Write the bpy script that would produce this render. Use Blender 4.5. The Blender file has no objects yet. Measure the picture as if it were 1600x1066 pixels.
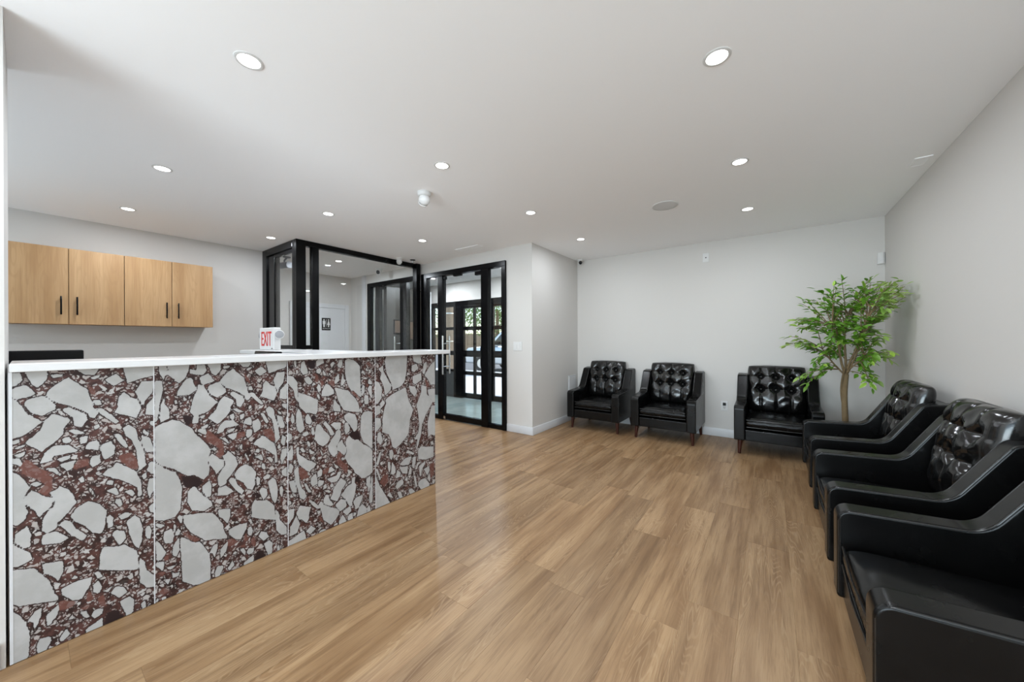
import bpy, bmesh, math, random
import numpy as np
from mathutils import Vector, Matrix

random.seed(7)
SC = bpy.context.scene
COL = SC.collection
PI = math.pi
H = 2.46                       # ceiling height

# ------------------------------------------------------------------ camera
cam_d = bpy.data.cameras.new('camera')
cam = bpy.data.objects.new('camera', cam_d)
COL.objects.link(cam)
SC.camera = cam
cam_d.sensor_width = 36.0
cam_d.lens = 552.9 / 1600 * 36
cam_d.clip_start = 0.02
cam_d.clip_end = 300
YAW, PITCH, ROLL = 0.6305, -0.0007, -0.004
_f = Vector((-math.sin(YAW) * math.cos(PITCH), math.cos(YAW) * math.cos(PITCH), math.sin(PITCH)))
_r = Vector((math.cos(YAW), math.sin(YAW), 0))
_u = _r.cross(_f)
_R = _r * math.cos(ROLL) + _u * math.sin(ROLL)
_U = _u * math.cos(ROLL) - _r * math.sin(ROLL)
m = Matrix.Identity(4)
for i in range(3):
    m[i][0] = _R[i]; m[i][1] = _U[i]; m[i][2] = -_f[i]
m[0][3], m[1][3], m[2][3] = 0, 0, 1.21
cam.matrix_world = m

# ------------------------------------------------------------------ world, sun, exposure
SC.view_settings.view_transform = 'Standard'
SC.view_settings.look = 'None'
SC.view_settings.gamma = 1.0
SC.view_settings.use_curve_mapping = False
SC.view_settings.exposure = 0.32
LAMP_W = 5.6                   # watts of each ceiling downlight
SC.cycles.diffuse_bounces = 6
SC.cycles.max_bounces = 14
SC.cycles.transparent_max_bounces = 24
SC.cycles.sample_clamp_indirect = 6.0
w = bpy.data.worlds.new('sky'); SC.world = w
w.use_nodes = True
nt = w.node_tree; nt.nodes.clear()
sky = nt.nodes.new('ShaderNodeTexSky')
sky.sky_type = 'NISHITA'; sky.sun_disc = False
sky.sun_elevation = math.radians(48); sky.sun_rotation = math.radians(40)
bg = nt.nodes.new('ShaderNodeBackground'); bg.inputs['Strength'].default_value = 0.35
wo = nt.nodes.new('ShaderNodeOutputWorld')
nt.links.new(sky.outputs[0], bg.inputs[0]); nt.links.new(bg.outputs[0], wo.inputs[0])
sd = bpy.data.lights.new('sun', 'SUN'); sd.energy = 4.0; sd.angle = 0.01; sd.color = (1, .96, .9)
sun = bpy.data.objects.new('sun', sd); COL.objects.link(sun)
sun.rotation_euler = (math.radians(42), 0, math.radians(-70))

# added fill lamps behind the viewpoint, tilted up to brighten the ceiling
def fill_lamp(name, loc, w_, h_, power, tilt):
    d = bpy.data.lights.new(name, 'AREA'); d.shape = 'RECTANGLE'; d.size = w_; d.size_y = h_; d.energy = power; d.color = (.79, .93, 1.03)
    o = bpy.data.objects.new(name, d); COL.objects.link(o); o.location = loc
    o.rotation_euler = (math.radians(90 + tilt), 0, 0)
    return o
fill_lamp('fill_lamp_rear', (-.70, -3.30, 1.15), 2.9, 1.9, 178, 38)
fill_lamp('fill_lamp_staff', (-4.3, -1.60, 1.50), 2.0, 1.3, 22, 30)

# ------------------------------------------------------------------ materials
def srgb(r, g, b):
    f = lambda c: (c / 255 / 12.92) if c / 255 <= .04045 else ((c / 255 + .055) / 1.055) ** 2.4
    return (f(r), f(g), f(b), 1)

class N:
    """small node-tree helper"""
    def __init__(s, name):
        s.m = bpy.data.materials.new(name); s.m.use_nodes = True
        s.t = s.m.node_tree; s.t.nodes.clear()
        s.out = s.n('OutputMaterial')
    def n(s, kind, **kw):
        o = s.t.nodes.new('ShaderNode' + kind)
        for k, v in kw.items():
            setattr(o, k, v)
        return o
    def l(s, a, b): s.t.links.new(a, b)
    def val(s, sock, v):
        if hasattr(v, 'is_linked') or isinstance(v, bpy.types.NodeSocket): s.l(v, sock)
        else: sock.default_value = v
    def math(s, op, a, b=0.0, c=None, clamp=False):
        o = s.n('Math', operation=op); o.use_clamp = clamp
        s.val(o.inputs[0], a); s.val(o.inputs[1], b)
        if c is not None: s.val(o.inputs[2], c)
        return o.outputs[0]
    def vmath(s, op, a, b):
        o = s.n('VectorMath', operation=op)
        s.val(o.inputs[0], a); s.val(o.inputs[1], b)
        return o.outputs[0]
    def mix(s, fac, a, b):
        o = s.n('Mix', data_type='RGBA')
        s.val(o.inputs[0], fac); s.val(o.inputs[6], a); s.val(o.inputs[7], b)
        return o.outputs[2]
    def noise(s, vec, scale, detail=3, rough=.55):
        o = s.n('TexNoise'); s.l(vec, o.inputs['Vector'])
        o.inputs['Scale'].default_value = scale; o.inputs['Detail'].default_value = detail
        o.inputs['Roughness'].default_value = rough
        return o.outputs[0]
    def step(s, v, a, b):
        o = s.n('MapRange', interpolation_type='SMOOTHSTEP')
        s.val(o.inputs[0], v); s.val(o.inputs[1], a); s.val(o.inputs[2], b)
        return o.outputs[0]
    def coord(s): return s.n('TexCoord').outputs['Object']
    def bump(s, hgt, strength=.2, dist=.01):
        o = s.n('Bump'); o.inputs['Strength'].default_value = strength; o.inputs['Distance'].default_value = dist
        s.l(hgt, o.inputs['Height']); return o.outputs[0]
    def bsdf(s, col, rough=.5, metal=0.0, spec=.5, normal=None, **kw):
        b = s.n('BsdfPrincipled')
        s.val(b.inputs['Base Color'], col); s.val(b.inputs['Roughness'], rough)
        s.val(b.inputs['Metallic'], metal); s.val(b.inputs['Specular IOR Level'], spec)
        if normal is not None: s.l(normal, b.inputs['Normal'])
        for k, v in kw.items(): s.val(b.inputs[k], v)
        s.l(b.outputs[0], s.out.inputs[0]); return s.m

def plain(name, col, rough=.5, metal=0.0, spec=.5, nscale=0, nstr=.05, ndist=.002, var=0.0):
    q = N(name); c = col; nm = None
    if nscale:
        nz = q.noise(q.coord(), nscale, 3)
        nm = q.bump(nz, nstr, ndist)
        if var:
            c = q.mix(nz, tuple(x * (1 - var) for x in col[:3]) + (1,), tuple(min(1, x * (1 + var)) for x in col[:3]) + (1,))
    return q.bsdf(c, rough, metal, spec, nm)

M = {}
M['wall'] = plain('wall_paint', srgb(205, 202, 198), .7, nscale=220, nstr=.06, ndist=.001)
M['ceiling'] = plain('ceiling_paint', srgb(249, 249, 250), .85, nscale=200, nstr=.04, ndist=.001)
M['trim'] = plain('white_trim', srgb(206, 207, 209), .4, nscale=60, nstr=.02)
M['white_plastic'] = plain('white_plastic', srgb(216, 216, 215), .35, nscale=80, nstr=.01)
M['grey_plastic'] = plain('grey_plastic', srgb(214, 214, 214), .5, nscale=300, nstr=.1)
M['quartz'] = plain('white_quartz', srgb(214, 214, 214), .22, nscale=500, nstr=.0, var=.03)
M['black_metal'] = plain('black_anodised_metal', (.0025, .0025, .003, 1), .22, .0, .16, nscale=40, nstr=.01)
M['black_plastic'] = plain('black_plastic', (.004, .004, .0045, 1), .35, 0.0, .2, nscale=60, nstr=.02)
M['dark_glass'] = plain('dark_lens', (.004, .004, .005, 1), .05)
M['steel'] = plain('brushed_steel', (.6, .6, .6, 1), .25, 1.0, nscale=120, nstr=.02)
M['lens_grey'] = plain('frosted_lamp_lens', srgb(150, 152, 156), .2, nscale=90, nstr=.1)
M['slate_plastic'] = plain('slate_plastic', srgb(92, 97, 112), .4, nscale=90, nstr=.05)
M['red'] = plain('exit_red', srgb(205, 40, 35), .4, nscale=60, nstr=.01)
M['mdf_dark'] = plain('dark_floor_base', srgb(70, 55, 42), .7, nscale=60, nstr=.05)  # dark base under planks and tiles, visible in their joints
M['taupe'] = plain('taupe_panel', srgb(42, 37, 31), .45, nscale=30, nstr=.03, var=.08)
M['paper'] = plain('notice_paper', srgb(88, 70, 56), .7, nscale=30, nstr=.02, var=.2)
M['pavement'] = plain('concrete_pavement', srgb(205, 203, 198), .9, nscale=20, nstr=.2, var=.06)
M['asphalt'] = plain('asphalt', srgb(120, 120, 120), .95, nscale=60, nstr=.4, var=.15)
M['car_paint'] = plain('silver_car_paint', srgb(190, 196, 200), .25, .6, nscale=300, nstr=.01)
M['rubber'] = plain('tyre_rubber', (.015, .015, .015, 1), .8, nscale=60, nstr=.2)
M['charcoal_panel'] = plain('charcoal_kick_panel', srgb(62, 64, 66), .5, nscale=12, nstr=.05, var=.2)
M['bark'] = plain('grey_bark', srgb(118, 100, 72), .9, nscale=25, nstr=.8, ndist=.01, var=.3)
M['mahogany'] = plain('mahogany_leg', srgb(58, 26, 19), .3, nscale=30, nstr=.05, var=.3)
M['soil'] = plain('moss', srgb(60, 55, 35), .95, nscale=80, nstr=.6, var=.3)

def mk_tile():
    q = N('vestibule_tile'); c = q.coord()
    nz = q.noise(c, 3.0, 4)
    col = q.mix(nz, srgb(120, 132, 128), srgb(160, 172, 168))
    return q.bsdf(col, .18, normal=q.bump(q.noise(c, 40, 2), .03, .002))
M['tile'] = mk_tile()

def mk_glass():
    q = N('clear_glass')
    tr = q.n('BsdfTransparent'); tr.inputs[0].default_value = (.965, .975, .972, 1)
    gl = q.n('BsdfGlossy'); gl.inputs['Roughness'].default_value = .0
    ge = q.n('NewGeometry')
    dp = q.n('VectorMath', operation='DOT_PRODUCT'); q.l(ge.outputs['Incoming'], dp.inputs[0]); q.l(ge.outputs['Normal'], dp.inputs[1])
    k = q.math('POWER', q.math('SUBTRACT', 1.0, q.math('ABSOLUTE', dp.outputs['Value'])), 5.0)
    fr = q.math('ADD', q.math('MULTIPLY', k, .9), .035, clamp=True)
    mx = q.n('MixShader'); q.l(fr, mx.inputs[0]); q.l(tr.outputs[0], mx.inputs[1]); q.l(gl.outputs[0], mx.inputs[2])
    q.l(mx.outputs[0], q.out.inputs[0]); return q.m
M['glass'] = mk_glass()

def mk_emit(name, s):
    q = N(name); e = q.n('Emission'); e.inputs[0].default_value = (1, .985, .96, 1); e.inputs[1].default_value = s
    q.l(e.outputs[0], q.out.inputs[0]); return q.m
M['lamp_lens'] = mk_emit('lit_lamp_lens', 6.0)

def mk_leather(name, fold, bstr, spec):
    q = N(name); c = q.coord()
    v = q.n('TexVoronoi'); v.inputs['Scale'].default_value = 420; q.l(c, v.inputs['Vector'])
    big = q.noise(c, 7, 3, .55)
    crease = q.noise(q.vmath('MULTIPLY', c, (14, 14, 22)), 1.5, 4, .6)
    hgt = q.math('ADD', q.math('MULTIPLY', v.outputs[0], .05), q.math('ADD', q.math('MULTIPLY', big, .6), q.math('MULTIPLY', crease, fold)))
    rough = q.math('ADD', q.math('MULTIPLY', big, .12), .20 if fold < .5 else .10)
    col = q.mix(crease, (.0018, .0018, .0018, 1), (.0045, .0043, .0042, 1))
    return q.bsdf(col, rough, normal=q.bump(hgt, bstr, .006), spec=spec)
M['leather'] = mk_leather('black_leather', .15, .07, .24)
M['leather_soft'] = mk_leather('black_cushion_leather', .8, .20, .6)
M['piping'] = plain('leather_piping', (.012, .012, .012, 1), .28, nscale=120, nstr=.05)

def mk_floor():
    q = N('oak_vinyl_plank'); c = q.coord()
    rnd = q.n('ObjectInfo').outputs['Random']
    off = q.n('CombineXYZ'); q.l(q.math('MULTIPLY', rnd, 37.0), off.inputs[0]); q.l(q.math('MULTIPLY', rnd, 91.0), off.inputs[1])
    p = q.vmath('ADD', c, off.outputs[0])
    blotch = q.noise(q.vmath('MULTIPLY', p, (7, 1.0, 1)), 1.0, 3)
    streak = q.noise(q.vmath('MULTIPLY', p, (28, 1.5, 1)), 1.0, 5, .62)
    fine = q.noise(q.vmath('MULTIPLY', p, (190, 6, 1)), 1.0, 4, .7)
    fld = q.noise(q.vmath('MULTIPLY', p, (6.5, .8, 1)), 1.0, 2)
    ring = q.step(q.math('SINE', q.math('MULTIPLY', fld, 300)), .1, 1.0)
    ringmask = q.step(q.noise(q.vmath('MULTIPLY', p, (4, .7, 1)), 1.0, 1), .44, .62)
    base = q.mix(q.step(blotch, .3, .7), srgb(150, 122, 97), srgb(190, 162, 133))
    base = q.mix(q.math('MULTIPLY', q.step(streak, .47, .66), .60), base, srgb(126, 99, 77))
    base = q.mix(q.math('MULTIPLY', q.step(streak, .45, .30), .35), base, srgb(204, 178, 149))
    base = q.mix(q.math('MULTIPLY', q.math('MULTIPLY', ring, ringmask), .30), base, srgb(210, 186, 157))
    base = q.mix(q.math('MULTIPLY', q.step(fine, .45, .72), .38), base, srgb(122, 96, 74))
    tone = q.n('HueSaturation'); q.l(base, tone.inputs['Color'])
    q.l(q.math('ADD', q.math('MULTIPLY', q.n('ObjectInfo').outputs['Random'], .15), .61), tone.inputs['Value'])
    tone.inputs['Saturation'].default_value = 1.24
    rough = q.math('ADD', q.math('MULTIPLY', fine, .14), .33)
    return q.bsdf(tone.outputs[0], rough, normal=q.bump(fine, .10, .001), spec=.4)
M['plank'] = mk_floor()

def mk_oak():
    q = N('light_oak_veneer'); c = q.coord()
    rnd = q.n('ObjectInfo').outputs['Random']
    off = q.n('CombineXYZ'); q.l(q.math('MULTIPLY', rnd, 37.0), off.inputs[1]); q.l(q.math('MULTIPLY', rnd, 51.0), off.inputs[2])
    p = q.vmath('ADD', c, off.outputs[0])
    a = q.noise(q.vmath('MULTIPLY', p, (6, 9, .9)), 1.0, 4)
    s = q.noise(q.vmath('MULTIPLY', p, (60, 70, 2.2)), 1.0, 4, .65)
    fld = q.noise(q.vmath('MULTIPLY', p, (4, 6, .8)), 1.0, 2)
    ring = q.step(q.math('SINE', q.math('MULTIPLY', fld, 110)), .3, 1.0)
    base = q.mix(q.step(a, .3, .7), srgb(161, 124, 82), srgb(181, 146, 104))
    base = q.mix(q.math('MULTIPLY', q.step(s, .42, .72), .5), base, srgb(148, 111, 74))
    base = q.mix(q.math('MULTIPLY', ring, .22), base, srgb(146, 110, 72))
    return q.bsdf(base, .42, normal=q.bump(s, .08, .001))
M['oak'] = mk_oak()

def mk_marble():
    q = N('breccia_marble_print'); c = q.coord()
    at = q.n('Attribute'); at.attribute_name = 'clast'
    sp = q.n('SeparateColor'); q.l(at.outputs['Color'], sp.inputs[0])
    sw, sr, sdk = sp.outputs[0], sp.outputs[1], sp.outputs[2]
    wob = q.math('MULTIPLY', q.math('SUBTRACT', q.noise(c, 55, 6, .7), .5), .44)
    sw = q.math('SUBTRACT', q.math('ADD', sw, wob), .030); sr = q.math('ADD', sr, wob); sdk = q.math('ADD', sdk, q.math('MULTIPLY', wob, 1.6))
    white = q.step(sw, -.03, .03)
    red = q.step(sr, -.06, .06)
    dist = q.n('VectorMath', operation='ADD')
    nz = q.n('TexNoise'); nz.inputs['Scale'].default_value = 30; nz.inputs['Detail'].default_value = 2; q.l(c, nz.inputs['Vector'])
    q.l(c, dist.inputs[0]); q.l(q.vmath('MULTIPLY', nz.outputs['Color'], (.03, .03, .03)), dist.inputs[1])
    def clasts(scale, lo, hi):
        v = q.n('TexVoronoi', feature='DISTANCE_TO_EDGE'); v.inputs['Scale'].default_value = scale; q.l(dist.outputs[0], v.inputs['Vector'])
        v2 = q.n('TexVoronoi'); v2.inputs['Scale'].default_value = scale; q.l(dist.outputs[0], v2.inputs['Vector'])
        s2 = q.n('SeparateColor'); q.l(v2.outputs['Color'], s2.inputs[0])
        keep = q.step(s2.outputs[0], .42, .46)
        return q.math('MULTIPLY', q.step(v.outputs[0], lo, hi), keep), s2.outputs[1]
    c1, r1 = clasts(38, .13, .165)
    c2, r2 = clasts(90, .12, .17)
    far1 = q.step(sw, -.12, -.19); far2 = q.step(sw, -.08, -.13)
    small = q.math('MAXIMUM', q.math('MULTIPLY', c1, far1), q.math('MULTIPLY', q.math('MULTIPLY', c2, far2), .75))
    small = q.math('MULTIPLY', small, q.math('SUBTRACT', 1.0, q.step(sdk, -.1, .1)))
    small = q.math('MULTIPLY', small, q.math('SUBTRACT', 1.0, q.math('MULTIPLY', red, .85)))
    mnoise = q.noise(c, 26, 4, .6)
    matrix = q.mix(q.step(mnoise, .36, .62), srgb(44, 30, 29), srgb(84, 55, 51))
    matrix = q.mix(q.step(sw, -.17, -.02), matrix, srgb(38, 26, 26))
    matrix = q.mix(q.step(sdk, -.1, .1), matrix, srgb(40, 28, 30))
    matrix = q.mix(red, matrix, q.mix(q.noise(c, 60, 4), srgb(84, 50, 44), srgb(122, 82, 74)))
    wn = q.noise(c, 9, 5, .6)
    wcol = q.mix(q.step(wn, .35, .7), srgb(168, 167, 165), srgb(182, 181, 180))
    wcol = q.mix(q.math('MULTIPLY', q.step(q.noise(c, 34, 5, .7), .56, .72), .25), wcol, srgb(166, 164, 161))
    scol = q.mix(r1, srgb(163, 155, 151), srgb(182, 180, 178))
    col = q.mix(small, matrix, scol)
    col = q.mix(white, col, wcol)
    return q.bsdf(col, .38, spec=.4)
M['marble'] = mk_marble()

def mk_leaf(name, ca, cb, cedge):
    q = N(name)
    rnd = q.n('ObjectInfo').outputs['Random']
    g = q.n('TexCoord').outputs['Generated']
    s = q.n('SeparateXYZ'); q.l(g, s.inputs[0])
    ed = q.math('ABSOLUTE', q.math('SUBTRACT', s.outputs[0], .5))
    col = q.mix(rnd, ca, cb)
    col = q.mix(q.math('MULTIPLY', q.step(ed, .22, .42), .45), col, cedge)
    b = q.n('BsdfPrincipled'); q.l(col, b.inputs['Base Color']); b.inputs['Roughness'].default_value = .38
    tl = q.n('BsdfTranslucent'); q.l(col, tl.inputs[0])
    mx = q.n('MixShader'); mx.inputs[0].default_value = .25
    q.l(b.outputs[0], mx.inputs[1]); q.l(tl.outputs[0], mx.inputs[2]); q.l(mx.outputs[0], q.out.inputs[0])
    return q.m
M['leaf'] = mk_leaf('ficus_leaf', srgb(88, 138, 34), srgb(165, 206, 74), srgb(215, 232, 145))
M['outdoor_leaf'] = mk_leaf('street_tree_leaf', srgb(70, 110, 40), srgb(130, 150, 60), srgb(150, 165, 80))
M['wood_pole'] = plain('weathered_wood', srgb(150, 130, 105), .9, nscale=20, nstr=.5, var=.3)

# ------------------------------------------------------------------ mesh helpers
def link(o, parent=None):
    COL.objects.link(o)
    if parent is not None: o.parent = parent
    return o
def tag(o, label=None, cat=None, group=None, kind=None):
    if label: o['label'] = label
    if cat: o['category'] = cat
    if group: o['group'] = group
    if kind: o['kind'] = kind
    return o
def empty(name, loc=(0, 0, 0), rz=0, label=None, cat=None, group=None, kind=None):
    o = bpy.data.objects.new(name, None); o.empty_display_size = .1
    o.location = loc; o.rotation_euler = (0, 0, rz); COL.objects.link(o)
    return tag(o, label, cat, group, kind)

class MB:
    def __init__(s): s.bm = bmesh.new()
    def box(s, x0, x1, y0, y1, z0, z1, bevel=0, seg=2):
        v = [s.bm.verts.new(p) for p in ((x0,y0,z0),(x1,y0,z0),(x1,y1,z0),(x0,y1,z0),(x0,y0,z1),(x1,y0,z1),(x1,y1,z1),(x0,y1,z1))]
        fs = [s.bm.faces.new([v[i] for i in f]) for f in ((0,3,2,1),(4,5,6,7),(0,1,5,4),(1,2,6,5),(2,3,7,6),(3,0,4,7))]
        if bevel:
            es = list({e for f in fs for e in f.edges})
            bmesh.ops.bevel(s.bm, geom=es, offset=bevel, segments=seg, affect='EDGES', profile=.5, clamp_overlap=True)
        return s
    def prism(s, pts, axis, a, b, bevel=0, seg=3):
        """polygon pts (2D) extruded along axis from a to b"""
        def mk(p, t):
            return {'x': (t, p[0], p[1]), 'y': (p[0], t, p[1]), 'z': (p[0], p[1], t)}[axis]
        A = [s.bm.verts.new(mk(p, a)) for p in pts]; B = [s.bm.verts.new(mk(p, b)) for p in pts]
        n = len(pts)
        fa = s.bm.faces.new(A); fb = s.bm.faces.new(B[::-1])
        sides = [s.bm.faces.new([A[i], B[i], B[(i+1) % n], A[(i+1) % n]]) for i in range(n)]
        bmesh.ops.recalc_face_normals(s.bm, faces=[fa, fb] + sides)
        if bevel:
            bmesh.ops.bevel(s.bm, geom=list(fa.edges) + list(fb.edges), offset=bevel, segments=seg, affect='EDGES', profile=.5, clamp_overlap=True)
        return s
    def tube(s, path, r, n=8, cap=True):
        rs = r if isinstance(r, (list, tuple)) else [r] * len(path)
        path = [Vector(p) for p in path]; rings = []
        ref = None
        for i, p in enumerate(path):
            t = (path[min(i+1, len(path)-1)] - path[max(i-1, 0)]).normalized()
            if ref is None: ref = t.orthogonal().normalized()
            ref = (ref - t * ref.dot(t)).normalized()
            bi = t.cross(ref)
            rings.append([s.bm.verts.new(p + (ref * math.cos(2*PI*k/n) + bi * math.sin(2*PI*k/n)) * rs[i]) for k in range(n)])
        for a, b in zip(rings, rings[1:]):
            for k in range(n): s.bm.faces.new([a[k], a[(k+1) % n], b[(k+1) % n], b[k]])
        if cap:
            s.bm.faces.new(rings[0][::-1]); s.bm.faces.new(rings[-1])
        return s
    def lathe(s, prof, c=(0, 0, 0), n=24, axis='z', cap=True):
        """prof: list of (radius, height)"""
        rings = []
        for r, h in prof:
            ring = []
            for k in range(n):
                a = 2*PI*k/n; q = (r*math.cos(a), r*math.sin(a), h)
                if axis == 'x': q = (q[2], q[0], q[1])
                if axis == 'y': q = (q[1], q[2], q[0])
                ring.append(s.bm.verts.new((c[0]+q[0], c[1]+q[1], c[2]+q[2])))
            rings.append(ring)
        for a, b in zip(rings, rings[1:]):
            for k in range(n): s.bm.faces.new([a[k], a[(k+1) % n], b[(k+1) % n], b[k]])
        if cap:
            s.bm.faces.new(rings[0][::-1]); s.bm.faces.new(rings[-1])
        return s
    def data(s, name, mat, smooth=None):
        bmesh.ops.recalc_face_normals(s.bm, faces=s.bm.faces)
        me = bpy.data.meshes.new(name); s.bm.to_mesh(me); s.bm.free()
        me.materials.append(M[mat])
        if smooth is not None:
            for p in me.polygons: p.use_smooth = True
            me.set_sharp_from_angle(angle=math.radians(smooth))
        return me
    def build(s, name, mat, parent=None, smooth=None):
        return link(bpy.data.objects.new(name, s.data(name, mat, smooth)), parent)

def weighted(o):
    w_ = o.modifiers.new('weighted_normals', 'WEIGHTED_NORMAL'); w_.keep_sharp = True; w_.weight = 100
    return o
def boxo(name, mat, x0, x1, y0, y1, z0, z1, parent=None, bevel=0, seg=2):
    o = MB().box(x0, x1, y0, y1, z0, z1, bevel, seg).build(name, mat, parent, 50 if seg > 2 else None)
    return weighted(o) if seg > 2 else o
def struct(o, label=None, cat=None): return tag(o, label, cat, kind='structure')

def fillet(pts, radii, n=5):
    out = []; L = len(pts)
    for i in range(L):
        p = Vector(pts[i]); a = Vector(pts[i-1]); b = Vector(pts[(i+1) % L]); r = radii[i]
        if not r: out.append(tuple(p)); continue
        u = (a-p).normalized(); v = (b-p).normalized(); ang = u.angle(v)
        t = r / math.tan(ang/2); t = min(t, .45*(a-p).length, .45*(b-p).length); r2 = t*math.tan(ang/2)
        c = p + (u+v).normalized() * (r2/math.sin(ang/2))
        s0 = p+u*t-c; s1 = p+v*t-c
        a0 = math.atan2(s0.y, s0.x); a1 = math.atan2(s1.y, s1.x)
        d = (a1-a0+PI) % (2*PI)-PI
        for k in range(n+1):
            an = a0+d*k/n; out.append((c.x+r2*math.cos(an), c.y+r2*math.sin(an)))
    return out

def text_mesh(name, txt, size, depth, mat, parent, matrix, sx=1.0):
    cu = bpy.data.curves.new(name, 'FONT'); cu.body = txt; cu.size = size; cu.extrude = depth
    cu.align_x = 'CENTER'; cu.align_y = 'CENTER'
    o = bpy.data.objects.new(name + '_tmp', cu); COL.objects.link(o)
    bpy.context.view_layer.update()
    me = bpy.data.meshes.new_from_object(o.evaluated_get(bpy.context.evaluated_depsgraph_get()))
    bpy.data.objects.remove(o); bpy.data.curves.remove(cu)
    me.materials.clear(); me.materials.append(M[mat]); me.name = name
    me.transform(Matrix.Diagonal((sx, 1, 1, 1)))
    me.transform(matrix)
    return link(bpy.data.objects.new(name, me), parent)
def copy_tree(o, parent=None):
    c = o.copy(); COL.objects.link(c); c.parent = parent
    for ch in o.children: copy_tree(ch, c)
    return c

# ================================================================== THE SETTING
XL, XR, YB, YD, XP, XC = -5.67, 0.94, 5.12, 3.80, -2.455, -2.30
XG, YG = -4.63, 1.92           # glass enclosure: the two glazed faces
YF = 5.45                      # street facade

# floor slab with separate planks
fl = struct(boxo('floor', 'mdf_dark', -6.84, XR + .1, -3.2, YD + .0, -.06, -.004),
            'light oak plank floor running from the counter to the armchairs', 'floor')
PW, PL = .198, 1.23
pmesh = {}
def plank_mesh(w, l):
    k = (round(w, 3), round(l, 3))
    if k not in pmesh:
        pmesh[k] = MB().box(-w/2 + .0001, w/2 - .0001, -l/2 + .0001, l/2 - .0001, -.004, 0, .0005, 1).data('plank', 'plank')
    return pmesh[k]
def plank_rows(x_lo, x_hi, y_lo, y_hi_fn, cull):
    k0 = math.floor((x_lo + .71) / PW)
    x = -.71 + k0 * PW; idx = k0
    while x < x_hi - 1e-4:
        a, b = max(x, x_lo), min(x + PW, x_hi)
        rnd = random.Random(idx * 13 + 5)
        y = y_lo - rnd.random() * PL
        y_hi = y_hi_fn(b - .002)
        while y < y_hi - 1e-4:
            c, d = max(y, y_lo), min(y + PL, y_hi)
            if b - a > .01 and d - c > .02 and not cull(a, b, c, d):
                o = link(bpy.data.objects.new('plank', plank_mesh(b - a, d - c)), fl)
                o.location = ((a + b) / 2, (c + d) / 2, 0)
            y += PL
        x += PW; idx += 1
plank_rows(-6.74, XR, -3.1, lambda x: YB if x > XP else YD, lambda a, b, c, d: (b < -2.75 and d < -1.4) or (a < -5.67 and d < 1.9))
# the lobby floor also runs in front of the chairs' wall
struct(boxo('floor_alcove', 'mdf_dark', XP, XR + .1, YD, YB + .1, -.06, -.004), 'floor base under the armchairs by the back wall', 'floor')

cl = struct(boxo('ceiling', 'ceiling', -6.94, XR + .1, -3.2, YF + .06, H, H + .12), 'flat white painted ceiling dotted with recessed lights', 'ceiling')

struct(boxo('wall_right', 'wall', XR, XR + .1, -3.2, YB + .1, 0, H), 'pale grey wall behind the row of three armchairs', 'wall')
struct(boxo('wall_back', 'wall', XP, XR, YB, YB + .1, 0, H), 'pale grey wall behind the three spaced armchairs', 'wall')
struct(boxo('wall_left', 'wall', XL - .1, XL, -1.5, YG + .05, 0, H), 'pale wall carrying the oak wall cabinets', 'wall')
struct(boxo('wall_stub', 'wall', -2.80, XC, -3.1, -.05, 0, H), 'white wall end at the left edge beside the counter', 'wall')
# rear walls behind the viewpoint, each with an unseen window added to let the fill light in
def windowed_wall(name, x0, x1, y0, y1, wx0, wx1, wz0, wz1, label, wname, wlabel, cols):
    b = MB(); b.box(x0, x1, y0, y1, 0, wz0); b.box(x0, x1, y0, y1, wz1, H); b.box(x0, wx0, y0, y1, wz0, wz1); b.box(wx1, x1, y0, y1, wz0, wz1)
    struct(b.build(name, 'wall'), label, 'wall')
    t = empty(wname, (0, 0, 0), 0, wlabel, 'window', kind='structure')
    ym = (y0 + y1)/2
    for (a, c, e, g) in ((wx0, wx1, wz0, wz0 + .05), (wx0, wx1, wz1 - .05, wz1)): boxo('frame_rail', 'black_metal', a, c, ym - .03, ym + .03, e, g, t, .003)
    for k in range(cols + 1):
        xx = wx0 + .025 + (wx1 - wx0 - .05)*k/cols
        boxo('frame_stile', 'black_metal', xx - .025, xx + .025, ym - .03, ym + .03, wz0 + .05, wz1 - .05, t, .003)
    for k in range(cols):
        xx = wx0 + .025 + (wx1 - wx0 - .05)*k/cols; xe = wx0 + .025 + (wx1 - wx0 - .05)*(k+1)/cols
        boxo('glass_pane', 'glass', xx + .025, xe - .025, ym - .004, ym + .004, wz0 + .05, wz1 - .05, t)
windowed_wall('wall_rear', -2.80, XR, -3.2, -3.1, -2.1, .75, .25, 2.25, 'white wall behind the viewpoint', 'added_window_rear', 'unseen black framed window added behind the viewpoint for fill light', 3)
windowed_wall('wall_staff', XL, -2.80, -1.5, -1.4, -5.3, -3.3, .95, 2.25, 'white end wall of the staff area behind the counter', 'added_window_staff', 'unseen black framed window added at the end of the staff area for fill light', 2)
b = MB()
b.box(-6.84, XP - .25, YD, YD + .12, 2.29, H)           # strip above both door sets
b.box(-2.862, XP - .25, YD, YD + .12, 0, 2.29)          # pier face
b.box(-6.84, -6.12, YD, YD + .12, 0, 2.29)
struct(b.build('wall_front', 'wall'), 'white wall around the black glazed doors', 'wall')
struct(boxo('wall_pier', 'wall', XP - .25, XP, YD, YF, 0, H), 'white projecting wall corner beside the glazed door', 'wall')
struct(boxo('wall_corridor', 'wall', -6.84, -6.74, 1.8, YD, 0, H), 'white corridor wall seen through the glass enclosure', 'wall')
struct(boxo('wall_corridor_end', 'wall', -6.74, XL - .1, 1.8, YG, 0, H), 'white end wall of the glazed corridor', 'wall')
struct(boxo('trim_1', 'trim', -6.30, -6.20, YD - .03, YD, 0, H, bevel=.004), 'white upright casing beside the inner glazed door', 'trim')

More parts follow.
